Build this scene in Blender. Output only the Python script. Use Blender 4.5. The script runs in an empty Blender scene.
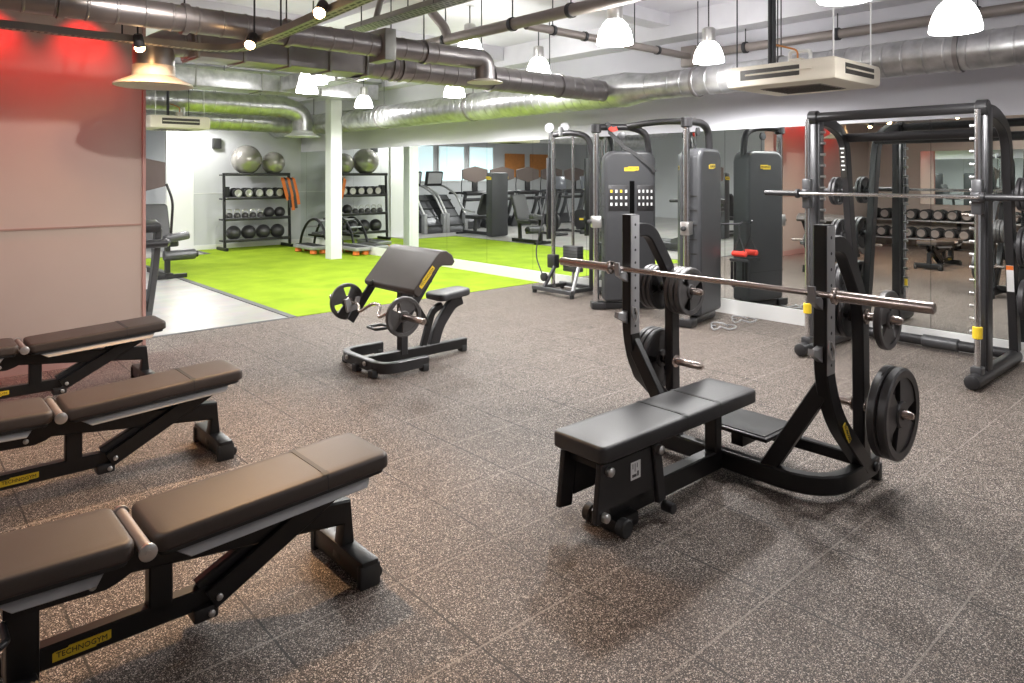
import bpy, bmesh, math, random
from mathutils import Vector, Matrix
random.seed(7)
SC = bpy.context.scene
COL = SC.collection
PI = math.pi
V = Vector

# ------------------------------------------------------------------ materials
def nd(nt, t, **kw):
    n = nt.nodes.new(t)
    for k, v in kw.items():
        setattr(n, k, v)
    return n
def new_mat(name):
    m = bpy.data.materials.new(name); m.use_nodes = True
    nt = m.node_tree; b = nt.nodes['Principled BSDF']
    return m, nt, b
def plain(name, col, rough=.5, metal=0., bump=0., bscale=200., var=0., vscale=6., spec=.5, coat=0.):
    m, nt, b = new_mat(name)
    b.inputs['Base Color'].default_value = (*col, 1)
    b.inputs['Roughness'].default_value = rough
    b.inputs['Metallic'].default_value = metal
    b.inputs['Specular IOR Level'].default_value = spec
    if coat: b.inputs['Coat Weight'].default_value = coat
    tc = nd(nt, 'ShaderNodeTexCoord')
    if var:
        n = nd(nt, 'ShaderNodeTexNoise'); n.inputs['Scale'].default_value = vscale; n.inputs['Detail'].default_value = 4
        nt.links.new(tc.outputs['Object'], n.inputs['Vector'])
        r = nd(nt, 'ShaderNodeMixRGB'); r.blend_type = 'MIX'
        r.inputs[1].default_value = (*[c*(1-var) for c in col], 1)
        r.inputs[2].default_value = (*[min(1, c*(1+var)) for c in col], 1)
        nt.links.new(n.outputs['Fac'], r.inputs[0]); nt.links.new(r.outputs[0], b.inputs['Base Color'])
    if bump:
        n = nd(nt, 'ShaderNodeTexNoise'); n.inputs['Scale'].default_value = bscale
        nt.links.new(tc.outputs['Object'], n.inputs['Vector'])
        bp = nd(nt, 'ShaderNodeBump'); bp.inputs['Strength'].default_value = bump; bp.inputs['Distance'].default_value = .002
        nt.links.new(n.outputs['Fac'], bp.inputs['Height']); nt.links.new(bp.outputs[0], b.inputs['Normal'])
    return m
def emit(name, col, s):
    m, nt, b = new_mat(name)
    b.inputs['Base Color'].default_value = (*col, 1)
    b.inputs['Emission Color'].default_value = (*col, 1); b.inputs['Emission Strength'].default_value = s
    return m

M = {}
M['vinyl_pad'] = plain('pad_vinyl', (.036,.035,.037), .44, spec=.4, bump=.15, bscale=300, var=.15)
M['pad_brown'] = plain('pad_brown', (.060,.048,.043), .5, spec=.35, bump=.15, bscale=300, var=.18, vscale=4)
M['black'] = plain('black_steel', (.012,.0115,.012), .36, .2, var=.2)
M['charcoal'] = plain('charcoal_steel', (.032,.031,.033), .36, .3, var=.15)
M['graphite'] = plain('graphite_steel', (.085,.085,.09), .35, .5, var=.12)
M['grey_steel'] = plain('grey_steel', (.36,.36,.37), .4, .4, var=.1)
M['shield'] = plain('shield_plastic', (.040,.041,.045), .45, bump=.06, bscale=400, var=.08)
M['chrome'] = plain('chrome', (.72,.72,.73), .16, 1.)
M['bar_steel'] = plain('bar_steel', (.52,.45,.42), .26, 1., var=.15, vscale=30)
M['silver'] = plain('silver', (.62,.61,.60), .3, .9)
M['iron'] = plain('plate_iron', (.055,.053,.056), .4, .35, bump=.1, bscale=250, var=.2, vscale=14)
M['iron_worn'] = plain('plate_iron_worn', (.10,.095,.095), .4, .45, bump=.1, bscale=250, var=.3, vscale=14)
M['rubber'] = plain('black_rubber', (.02,.02,.021), .6)
M['yellow'] = plain('yellow_plate', (.78,.55,.03), .45)
M['text_black'] = plain('lettering_black', (.015,.013,.01), .5)
M['slot_black'] = plain('slot_black', (.004,.004,.004), .9, spec=.0)
M['text_white'] = plain('lettering_white', (.85,.85,.85), .5)
M['red'] = plain('red_fabric', (.75,.05,.03), .6)
M['orange'] = plain('orange_plastic', (.85,.2,.03), .5)
M['white_wall'] = plain('white_paint', (.56,.57,.58), .6, bump=.05, bscale=60, var=.03, vscale=1.5)
M['lav_wall'] = plain('lavender_white_paint', (.58,.575,.62), .6, bump=.05, bscale=60, var=.04, vscale=1.5)
M['tan_wall'] = plain('tan_paint', (.42,.345,.30), .6, bump=.1, bscale=40, var=.05, vscale=2)
M['tan_trim'] = plain('tan_trim', (.42,.25,.22), .55)
M['skirting'] = plain('white_gloss', (.78,.78,.77), .35)
M['ceiling'] = plain('ceiling_paint', (.66,.65,.70), .75, bump=.3, bscale=30, var=.12, vscale=2.2)
M['beam'] = plain('ceiling_beam_paint', (.66,.655,.69), .7, var=.08)
M['column'] = plain('column_paint', (.72,.73,.74), .45, var=.03)
M['cream'] = plain('cream_plastic', (.72,.66,.56), .45)
M['vent_dark'] = plain('vent_dark', (.05,.045,.04), .6)
M['ball'] = plain('ball_pearl', (.46,.44,.41), .22, .6, var=.06)
M['pipe'] = plain('pipe_brown', (.27,.235,.22), .45, .3, var=.15)
M['screen_back'] = plain('screen_back', (.12,.092,.082), .5)
M['tray'] = plain('tray_galvanised', (.32,.32,.30), .4, .7, var=.15)
M['rod'] = plain('rod_dark', (.05,.05,.055), .5, .5)
M['rod_white'] = plain('rod_white', (.75,.75,.75), .4)
M['dome'] = emit('lamp_dome_glow', (1, .985, .96), 24.)
M['warm_bulb'] = emit('warm_bulb_glow', (1, .62, .28), 30.)
M['screen'] = plain('screen_glass', (.10,.105,.12), .15, .1)
M['frost'] = emit('frosted_window', (.68,.86,.90), .75)
M['wood'] = plain('orange_wood', (.55,.22,.06), .5, var=.25, vscale=8)
M['groove'] = plain('joint_shadow', (.30,.20,.17), .7)
M['border'] = plain('turf_border', (.10,.10,.105), .6)

def duct_mat():
    m, nt, b = new_mat('galvanised_duct')
    tc = nd(nt, 'ShaderNodeTexCoord')
    n = nd(nt, 'ShaderNodeTexNoise'); n.inputs['Scale'].default_value = 9; n.inputs['Detail'].default_value = 5
    nt.links.new(tc.outputs['Object'], n.inputs['Vector'])
    r = nd(nt, 'ShaderNodeValToRGB')
    r.color_ramp.elements[0].position = .3; r.color_ramp.elements[0].color = (.40,.40,.41,1)
    r.color_ramp.elements[1].position = .75; r.color_ramp.elements[1].color = (.66,.66,.67,1)
    nt.links.new(n.outputs['Fac'], r.inputs[0]); nt.links.new(r.outputs[0], b.inputs['Base Color'])
    b.inputs['Metallic'].default_value = .9; b.inputs['Roughness'].default_value = .36
    return m
M['duct'] = duct_mat()
M['duct_dark'] = plain('duct_dark_galvanised', (.33,.31,.31), .36, .85, var=.2, vscale=8)

def tray_mat():
    m, nt, b = new_mat('slotted_tray')
    L = nt.links.new
    tc = nd(nt, 'ShaderNodeTexCoord')
    br = nd(nt, 'ShaderNodeTexBrick'); br.offset = .5
    for k, v in (('Scale',1.),('Brick Width',.07),('Row Height',.036),('Mortar Size',.009),('Mortar Smooth',0.),('Color1',(.03,.03,.03,1)),('Color2',(.04,.04,.04,1)),('Mortar',(.34,.34,.31,1))):
        br.inputs[k].default_value = v
    L(tc.outputs['Object'], br.inputs['Vector']); L(br.outputs['Color'], b.inputs['Base Color'])
    b.inputs['Roughness'].default_value = .45; b.inputs['Metallic'].default_value = .5
    return m
M['tray_slotted'] = tray_mat()
def rubber_floor():
    m, nt, b = new_mat('speckled_rubber_floor')
    L = nt.links.new
    tc = nd(nt, 'ShaderNodeTexCoord')
    # fleck cells
    def flecks(scale, lo, hi, seed):
        mp = nd(nt, 'ShaderNodeMapping'); mp.inputs['Location'].default_value = (seed, seed*.7, 0)
        L(tc.outputs['Object'], mp.inputs['Vector'])
        v = nd(nt, 'ShaderNodeTexVoronoi'); v.inputs['Scale'].default_value = scale
        L(mp.outputs[0], v.inputs['Vector'])
        sp = nd(nt, 'ShaderNodeSeparateColor'); L(v.outputs['Color'], sp.inputs[0])
        gt = nd(nt, 'ShaderNodeMapRange'); gt.inputs['From Min'].default_value = lo; gt.inputs['From Max'].default_value = hi
        L(sp.outputs[0], gt.inputs['Value'])
        return gt.outputs[0], sp.outputs[1]
    f1, c1 = flecks(400, .66, .73, 0.)
    f2, c2 = flecks(280, .915, .94, 3.7)
    cr = nd(nt, 'ShaderNodeValToRGB')
    e = cr.color_ramp.elements
    e[0].position = 0; e[0].color = (.115,.085,.070,1)
    e[1].position = 1; e[1].color = (.50,.41,.345,1)
    x = e.new(.5); x.color = (.25,.20,.172,1)
    L(c1, cr.inputs[0])
    base = nd(nt, 'ShaderNodeTexNoise'); base.inputs['Scale'].default_value = 3; L(tc.outputs['Object'], base.inputs['Vector'])
    bc = nd(nt, 'ShaderNodeMixRGB'); bc.inputs[1].default_value = (.022,.0155,.0125,1); bc.inputs[2].default_value = (.036,.026,.021,1)
    L(base.outputs['Fac'], bc.inputs[0])
    m1 = nd(nt, 'ShaderNodeMixRGB'); L(f1, m1.inputs[0]); L(bc.outputs[0], m1.inputs[1]); L(cr.outputs[0], m1.inputs[2])
    m2 = nd(nt, 'ShaderNodeMixRGB'); L(f2, m2.inputs[0]); L(m1.outputs[0], m2.inputs[1]); m2.inputs[2].default_value = (.60,.53,.47,1)
    # tile joints every half metre
    se = nd(nt, 'ShaderNodeSeparateXYZ'); L(tc.outputs['Object'], se.inputs[0])
    def joint(sock, off, w):
        a = nd(nt, 'ShaderNodeMath', operation='ADD'); L(sock, a.inputs[0]); a.inputs[1].default_value = off + 100
        fr = nd(nt, 'ShaderNodeMath', operation='PINGPONG'); L(a.outputs[0], fr.inputs[0]); fr.inputs[1].default_value = .25
        # pingpong(.25) returns to 0 every .5
        lt = nd(nt, 'ShaderNodeMath', operation='LESS_THAN'); L(fr.outputs[0], lt.inputs[0]); lt.inputs[1].default_value = w
        return lt.outputs[0]
    jx = joint(se.outputs[0], .34, .004)
    jy = joint(se.outputs[1], 0., .0042)
    wn = nd(nt, 'ShaderNodeTexNoise'); wn.inputs['Scale'].default_value = 1.3; L(tc.outputs['Object'], wn.inputs['Vector'])
    wr = nd(nt, 'ShaderNodeMapRange'); wr.inputs['From Min'].default_value = .25; wr.inputs['From Max'].default_value = .55; L(wn.outputs['Fac'], wr.inputs['Value'])
    def soft(j, fac):
        q = nd(nt, 'ShaderNodeMath', operation='MULTIPLY'); L(j, q.inputs[0]); q.inputs[1].default_value = fac
        q2 = nd(nt, 'ShaderNodeMath', operation='MULTIPLY'); L(q.outputs[0], q2.inputs[0]); L(wr.outputs[0], q2.inputs[1]); return q2.outputs[0]
    m3 = nd(nt, 'ShaderNodeMixRGB'); L(soft(jy, .9), m3.inputs[0]); L(m2.outputs[0], m3.inputs[1]); m3.inputs[2].default_value = (.018,.014,.012,1)
    m4 = nd(nt, 'ShaderNodeMixRGB'); L(soft(jx, .6), m4.inputs[0]); L(m3.outputs[0], m4.inputs[1]); m4.inputs[2].default_value = (.33,.29,.26,1)
    L(m4.outputs[0], b.inputs['Base Color'])
    b.inputs['Roughness'].default_value = .62
    b.inputs['Specular IOR Level'].default_value = .35
    bp = nd(nt, 'ShaderNodeBump'); bp.inputs['Strength'].default_value = .35; bp.inputs['Distance'].default_value = .002
    L(f1, bp.inputs['Height']); L(bp.outputs[0], b.inputs['Normal'])
    return m
M['rubber_floor'] = rubber_floor()
def turf_mat():
    m, nt, b = new_mat('lime_turf')
    L = nt.links.new
    tc = nd(nt, 'ShaderNodeTexCoord')
    n = nd(nt, 'ShaderNodeTexNoise'); n.inputs['Scale'].default_value = 160; n.inputs['Detail'].default_value = 3
    n2 = nd(nt, 'ShaderNodeTexNoise'); n2.inputs['Scale'].default_value = 2.2; n2.inputs['Detail'].default_value = 3
    L(tc.outputs['Object'], n.inputs['Vector']); L(tc.outputs['Object'], n2.inputs['Vector'])
    r = nd(nt, 'ShaderNodeValToRGB'); e = r.color_ramp.elements
    e[0].position = .3; e[0].color = (.17,.275,.008,1); e[1].position = .72; e[1].color = (.37,.50,.03,1)
    ad = nd(nt, 'ShaderNodeMixRGB'); ad.inputs[0].default_value = .45; L(n.outputs['Fac'], ad.inputs[1]); L(n2.outputs['Fac'], ad.inputs[2])
    L(ad.outputs[0], r.inputs[0]); L(r.outputs[0], b.inputs['Base Color'])
    b.inputs['Roughness'].default_value = .85; b.inputs['Specular IOR Level'].default_value = .15
    bp = nd(nt, 'ShaderNodeBump'); bp.inputs['Strength'].default_value = .6; bp.inputs['Distance'].default_value = .01
    L(n.outputs['Fac'], bp.inputs['Height']); L(bp.outputs[0], b.inputs['Normal'])
    return m
M['turf'] = turf_mat()
def vinyl_mat():
    m, nt, b = new_mat('pale_vinyl_planks')
    L = nt.links.new
    tc = nd(nt, 'ShaderNodeTexCoord')
    br = nd(nt, 'ShaderNodeTexBrick'); br.offset = .5
    br.inputs['Scale'].default_value = 1.; br.inputs['Brick Width'].default_value = 1.2; br.inputs['Row Height'].default_value = .18
    br.inputs['Mortar Size'].default_value = .002; br.inputs['Color1'].default_value = (.46,.445,.42,1); br.inputs['Color2'].default_value = (.56,.545,.515,1)
    br.inputs['Mortar'].default_value = (.40,.39,.37,1)
    mp = nd(nt, 'ShaderNodeMapping'); mp.inputs['Rotation'].default_value = (0,0,PI/2)
    L(tc.outputs['Object'], mp.inputs['Vector']); L(mp.outputs[0], br.inputs['Vector'])
    n = nd(nt, 'ShaderNodeTexNoise'); n.inputs['Scale'].default_value = 5; n.inputs['Detail'].default_value = 6
    L(tc.outputs['Object'], n.inputs['Vector'])
    mx = nd(nt, 'ShaderNodeMixRGB'); mx.blend_type = 'MULTIPLY'; mx.inputs[0].default_value = .35
    L(br.outputs['Color'], mx.inputs[1]); L(n.outputs['Color'], mx.inputs[2])
    L(mx.outputs[0], b.inputs['Base Color']); b.inputs['Roughness'].default_value = .3
    return m
M['vinyl'] = vinyl_mat()
def mirror_mat():
    m, nt, b = new_mat('mirror_glass')
    b.inputs['Base Color'].default_value = (.86,.90,.88,1); b.inputs['Metallic'].default_value = 1; b.inputs['Roughness'].default_value = .005
    return m
M['mirror'] = mirror_mat()

# ------------------------------------------------------------------ mesh builder
def fillet(pts, r, n=6):
    pts = [V(p) for p in pts]
    if r <= 0 or len(pts) < 3: return pts
    out = [pts[0]]
    for i in range(1, len(pts)-1):
        a, b, c = pts[i-1], pts[i], pts[i+1]
        d1, d2 = (a-b), (c-b)
        l = min(r, d1.length*.48, d2.length*.48)
        p, q = b + d1.normalized()*l, b + d2.normalized()*l
        for k in range(n+1):
            t = k/n
            out.append(p*(1-t)**2 + b*2*t*(1-t) + q*t*t)
    out.append(pts[-1])
    return out
class MB:
    def __init__(s): s.bm = bmesh.new()
    def _ring(s, ps): return [s.bm.verts.new(p) for p in ps]
    def _skin(s, rings, cap=True, closed=False):
        n = len(rings[0]); m = len(rings)
        for i in range(m if closed else m-1):
            a, b = rings[i], rings[(i+1) % m]
            for k in range(n):
                try: s.bm.faces.new((a[k], a[(k+1)%n], b[(k+1)%n], b[k]))
                except ValueError: pass
        if cap and not closed:
            s.bm.faces.new(rings[0][::-1]); s.bm.faces.new(rings[-1])
        return s
    def box(s, c, d, rot=None, bev=0.):
        r = bmesh.ops.create_cube(s.bm, size=1.)
        vs = r['verts']
        bmesh.ops.scale(s.bm, vec=V(d), verts=vs)
        if bev > 0:
            es = list({e for v in vs for e in v.link_edges})
            rb = bmesh.ops.bevel(s.bm, geom=es, offset=min(bev, min(d)*.45), segments=2, affect='EDGES', profile=.5)
            vs = list({v for f in rb['faces'] for v in f.verts} | {v for v in vs if v.is_valid})
        mat = Matrix.Translation(V(c))
        if rot is not None:
            mat = mat @ (rot.to_4x4() if hasattr(rot, 'to_4x4') else rot)
        bmesh.ops.transform(s.bm, matrix=mat, verts=vs)
        return s
    def bar(s, pts, wu, ws, up=(0,0,1), fil=0., bev=.006):
        """rectangular tube; wu measured along UP, ws across"""
        pts = fillet(pts, fil); up = V(up).normalized(); rings = []
        b = min(bev, wu*.3, ws*.3)
        prof = [(-wu/2+b,-ws/2),(wu/2-b,-ws/2),(wu/2,-ws/2+b),(wu/2,ws/2-b),(wu/2-b,ws/2),(-wu/2+b,ws/2),(-wu/2,ws/2-b),(-wu/2,-ws/2+b)]
        for i, p in enumerate(pts):
            t = (pts[min(i+1,len(pts)-1)] - pts[max(i-1,0)]).normalized()
            sd = t.cross(up).normalized(); u2 = sd.cross(t).normalized()
            k = 1.
            if 0 < i < len(pts)-1:
                a = (pts[i]-pts[i-1]).normalized().angle((pts[i+1]-pts[i]).normalized(), 0)
                k = 1/max(.5, math.cos(a/2))
            rings.append(s._ring([p + u2*x + sd*y*k for x, y in prof]))
        return s._skin(rings)
    def tube(s, pts, r, seg=12, fil=0., closed=False):
        pts = fillet(pts, fil) if not closed else [V(p) for p in pts]
        n = len(pts); rings = []; nrm = None
        for i, p in enumerate(pts):
            if closed: t = (pts[(i+1)%n]-pts[i-1]).normalized()
            else: t = (pts[min(i+1,n-1)] - pts[max(i-1,0)]).normalized()
            if nrm is None:
                nrm = t.orthogonal().normalized()
            else:
                nrm = (nrm - t*nrm.dot(t)).normalized()
            bn = t.cross(nrm)
            rr = r[i] if isinstance(r, (list, tuple)) else r
            rings.append(s._ring([p + (nrm*math.cos(a) + bn*math.sin(a))*rr for a in [2*PI*k/seg for k in range(seg)]]))
        return s._skin(rings, closed=closed)
    def lathe(s, prof, o=(0,0,0), ax=(0,0,1), seg=24, cap=True, closed=False):
        """prof: (radius, distance along axis)"""
        ax = V(ax).normalized(); n = ax.orthogonal().normalized(); b = ax.cross(n); o = V(o)
        rings = [s._ring([o + ax*h + (n*math.cos(a)+b*math.sin(a))*max(r,1e-4) for a in [2*PI*k/seg for k in range(seg)]]) for r, h in prof]
        return s._skin(rings, cap=cap and not closed, closed=closed)
    def cyl(s, a, b, r, seg=16, bev=0.):
        a, b = V(a), V(b); L = (b-a).length
        e = min(bev, r*.4, L*.4)
        pr = [(r,0),(r,L)] if e <= 0 else [(r-e,0),(r,e),(r,L-e),(r-e,L)]
        return s.lathe(pr, a, b-a, seg)
    def prism(s, poly, o, ax, ay, az, depth):
        """polygon (u,v) in axes ax, ay extruded +-depth/2 along az"""
        o, ax, ay, az = V(o), V(ax), V(ay), V(az)
        r0 = s._ring([o + ax*u + ay*v - az*depth/2 for u, v in poly])
        r1 = s._ring([o + ax*u + ay*v + az*depth/2 for u, v in poly])
        return s._skin([r0, r1])
    def pad(s, w, l, h, cr=.03, er=.02, mat=None, n=5, taper=0.):
        """soft upholstered pad: centred in x, y from 0..l, z from 0..h"""
        def outline(ins, k):
            ps = []; c = max(cr - ins*.4, .004)
            for (sx, sy, a0) in ((1,1,0),(-1,1,90),(-1,-1,180),(1,-1,270)):
                for i in range(n+1):
                    a = math.radians(a0 + 90*i/n)
                    yy = l/2*sy - (c+ins)*sy + c*math.sin(a)
                    hw = w/2*(1 - taper*max(0, yy/(l/2)))
                    ps.append(V((hw*sx - (c+ins)*sx + c*math.cos(a), l/2 + yy, 0)))
            return ps
        lev = [(0, er*.5), (er*.35, er*.1), (er*.8, 0), (h*.55, 0), (h-er, 0)] + [(h-er+er*math.sin(t), er*(1-math.cos(t))) for t in (.4,.8,1.2,PI/2)]
        rings = []
        for z, ins in lev:
            rings.append(s._ring([p + V((0,0,z)) for p in outline(ins, 0)]))
        top = rings[-1]; ctr = [v.co.copy() for v in top]
        rings.append(s._ring([V((p.x*.85, l/2+(p.y-l/2)*.93, h+.002)) for p in ctr]))
        s._skin(rings)
        if mat is not None:
            bmesh.ops.transform(s.bm, matrix=mat, verts=[v for r in rings for v in r])
        return s
    def build(s, name, mat, parent=None, label=None, sharp=38):
        bm = s.bm
        bmesh.ops.recalc_face_normals(bm, faces=bm.faces[:])
        me = bpy.data.meshes.new(name)
        for f in bm.faces: f.smooth = True
        lim = math.radians(sharp)
        for e in bm.edges:
            if len(e.link_faces) == 2:
                e.smooth = e.calc_face_angle(0) < lim
            else: e.smooth = False
        bm.to_mesh(me); bm.free()
        o = bpy.data.objects.new(name, me); COL.objects.link(o)
        me.materials.append(M[mat] if isinstance(mat, str) else mat)
        if parent: o.parent = parent
        if label: o['label'] = label
        return o

def tag(o, label, cat, group=None, kind=None):
    o['label'] = label; o['category'] = cat
    if group: o['group'] = group
    if kind: o['kind'] = kind
    return o
def thing(name, label, cat, loc=(0,0,0), rz=0., group=None):
    o = bpy.data.objects.new(name, None); COL.objects.link(o)
    o.empty_display_size = .1
    o.location = loc; o.rotation_euler = (0,0,rz)
    return tag(o, label, cat, group)
def struct(name, mb, mat, label=None):
    o = mb.build(name, mat); o['kind'] = 'structure'
    if label: o['label'] = label
    return o
def dup(root, loc=None, label=None, group=None, rot=None):
    def rec(o, par):
        c = o.copy(); COL.objects.link(c)
        if par is not None: c.parent = par
        for ch in kids.get(o.name, []): rec(ch, c)
        return c
    kids = {}
    for o in COL.objects:
        if o.parent: kids.setdefault(o.parent.name, []).append(o)
    r = rec(root, None)
    if loc is not None: r.location = loc
    if rot is not None: r.rotation_euler = rot
    if label: r['label'] = label
    if group: r['group'] = group
    return r
def text_obj(body, size, mat, parent, mtx, name='lettering', sx=1., depth=.0006):
    cu = bpy.data.curves.new('txt', 'FONT'); cu.body = body; cu.size = size
    cu.align_x = 'CENTER'; cu.align_y = 'CENTER'; cu.extrude = depth; cu.resolution_u = 2
    t = bpy.data.objects.new('txt', cu); COL.objects.link(t)
    bpy.context.view_layer.update()
    dg = bpy.context.evaluated_depsgraph_get()
    me = bpy.data.meshes.new_from_object(t.evaluated_get(dg))
    bpy.data.objects.remove(t); bpy.data.curves.remove(cu)
    me.transform(Matrix.Diagonal((sx,1,1,1)))
    me.transform(mtx)
    me.materials.clear(); me.materials.append(M[mat])
    o = bpy.data.objects.new(name, me); COL.objects.link(o)
    if parent: o.parent = parent
    return o
def frame(o, ax, ay):
    """matrix: local x->ax, y->ay, z->ax x ay at origin o"""
    ax, ay = V(ax).normalized(), V(ay).normalized(); az = ax.cross(ay)
    m = Matrix((ax, ay, az)).transposed().to_4x4(); m.translation = V(o)
    return m
def logo(parent, o, ax, ay, w, h, word='TECHNOGYM'):
    """yellow maker's plate with stepped ends and black capitals"""
    f = frame(o, ax, ay); az = V(ax).normalized().cross(V(ay).normalized())
    p = MB()
    a, b = w/2, h/2
    poly = [(-a,-b),(a*.45,-b),(a*.5,-b*.7),(a*.92,-b*.7),(a,-b*.5),(a,b),(-a*.45,b),(-a*.5,b*.7),(-a*.92,b*.7),(-a,b*.5)]
    p.prism(poly, V(o), V(ax).normalized(), V(ay).normalized(), az, .003)
    q = p.build('logo_plate', 'yellow', parent, 'yellow maker plate with black capitals')
    text_obj(word, h*.70, 'text_black', q, frame(V(o)+az*.0022, ax, ay), sx=w*.88/(h*.70*6.3))
    return q
# ------------------------------------------------------------------ camera
cam = bpy.data.cameras.new('camera'); cam_o = bpy.data.objects.new('camera', cam); COL.objects.link(cam_o)
cam.sensor_width = 36; cam.lens = 36*710/1024
cam.shift_y = -167.5/1024
cam.clip_start = .05; cam.clip_end = 100
cam_o.location = (0, 0, 1.58)
cam_o.rotation_euler = (PI/2, 0, math.atan2(.747, .666))
SC.camera = cam_o

# ------------------------------------------------------------------ room shell
WY = 7.2           # wall that carries the mirrors
FX = -15.32        # far wall behind the ball rack
CZ = 3.45
def slab(name, x0, x1, y0, y1, z0, z1, mat, label=None):
    return struct(name, MB().box(((x0+x1)/2,(y0+y1)/2,(z0+z1)/2), (x1-x0,y1-y0,z1-z0)), mat, label)
slab('floor', -7.45, 4., -2.8, WY, -.1, 0, 'rubber_floor', 'speckled dark rubber gym tiles')
slab('floor_vinyl', -20.2, -7.45, -7., WY, -.1, -.003, 'vinyl', 'pale wood-look vinyl floor')
tf = MB().prism([(-7.45,3.45),(-7.45,WY),(FX,WY),(FX,4.9),(-14.4,4.9),(-14.4,3.45)], (0,0,.001), (1,0,0), (0,1,0), (0,0,1), .008)
struct('floor_turf', tf, 'turf', 'lime green artificial turf')
slab('trim_1', -14.4, -7.45, 3.37, 3.45, -.004, .006, 'border', 'dark edging strip of the turf')
slab('trim_2', -14.48, -14.4, 3.37, 4.9, -.004, .006, 'border', 'dark edging strip at the turf corner')
slab('trim_3', FX, -14.4, 4.82, 4.9, -.004, .006, 'border', 'dark edging strip by the far wall')
slab('trim_4', -7.47, -7.42, -2.7, 3.4, -.004, .004, 'border', 'edge strip between rubber and vinyl floor')
slab('ceiling', -20.2, 4., -7., WY+.3, CZ, CZ+.15, 'ceiling')
slab('wall_back', -20.2, 4., WY, WY+.15, -.1, CZ, 'lav_wall', 'pale wall above the mirrors')
slab('wall_far', FX-.15, FX, 4.3, WY, -.1, CZ, 'white_wall', 'white wall behind the ball rack')
slab('wall_return', -20.2, FX-.15, 4.3, 4.45, -.1, CZ, 'white_wall', 'white return wall')
slab('wall_cardio', -20.35, -20.2, -7., 4.45, -.1, CZ, 'white_wall')
slab('wall_cardio_side', -20.2, -6.9, -7.15, -7., -.1, CZ, 'white_wall')
slab('wall_pilaster', FX, FX+.07, 4.31, 4.83, -.1, CZ, 'skirting', 'bright white pilaster on the far wall')
slab('wall_left', -6.9, -6.75, -7., 1.71, -.1, CZ, 'tan_wall', 'tan painted partition lit red from above')
slab('trim_5', -6.92, -6.738, 1.71, 1.735, 0, CZ, 'tan_trim', 'corner trim of the tan partition')
slab('trim_6', -6.752, -6.742, -2.65, 1.70, 1.135, 1.15, 'groove', 'horizontal panel joint of the tan partition')
slab('baseboard_left', -6.752, -6.735, -2.65, 1.70, 0, .09, 'tan_trim')
slab('wall_rear', -6.75, 4., -2.8, -2.65, -.1, CZ, 'tan_wall', 'tan wall behind the dumbbell rack')
slab('wall_right', 4., 4.15, -2.8, WY+.15, -.1, CZ, 'lav_wall')
slab('baseboard_back', FX, 4., WY-.025, WY, 0, .16, 'skirting', 'white skirting below the mirrors')
slab('baseboard_far', FX, FX+.02, 4.3, WY-.025, 0, .1, 'skirting')
slab('trim_7', FX, FX+.006, 4.3, WY-.02, 1.17, 1.185, 'skirting', 'dado joint on the far wall')
slab('column', -12.21, -11.99, 6.22, 6.44, 0, CZ, 'column', 'white square column standing on the turf')
# ceiling downstands and strips
slab('ceiling_beam_1', -5.2, -4.95, 2.2, WY, CZ-.14, CZ, 'beam')
slab('ceiling_beam_2', -20., 4., 3.75, 4.0, CZ-.18, CZ, 'beam')
slab('ceiling_beam_3', -20., 4., WY-.32, WY, CZ-.28, CZ, 'beam')
slab('ceiling_beam_4', -2.4, -2.15, -2.6, WY, CZ-.14, CZ, 'beam')
slab('ceiling_beam_5', -8.2, -7.9, -6., WY, CZ-.2, CZ, 'beam')
slab('ceiling_beam_6', -11.6, -11.3, -6., WY, CZ-.2, CZ, 'beam')

# wall mirrors: panes of one long mirror, butted with a hair gap
wm = thing('wall_mirror', 'wall-to-wall mirror of tall panes above white skirting behind the machines', 'mirror', (0, WY, .16))
MB().box(((FX+3.98)/2, -.001, .96), (3.98-FX, .002, 1.92)).build('backing_board', 'rod', wm)
x = -9.72-6*1.06
while x < 3.9:
    x0 = max(x, FX+.005); w = min(x+1.06, 3.98)-x0
    MB().box((x0+w/2, -.007, .96), (w-.004, .01, 1.92)).build('mirror_pane', 'mirror', wm)
    x += 1.06
rm = thing('wall_mirror', 'mirror on the tan wall above the dumbbell rack', 'mirror', (0, -2.65, 0))
for k in range(4):
    MB().box((-5.05+k*1.22, .008, 1.5), (1.2, .01, 1.15)).build('mirror_pane', 'mirror', rm)

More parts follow.
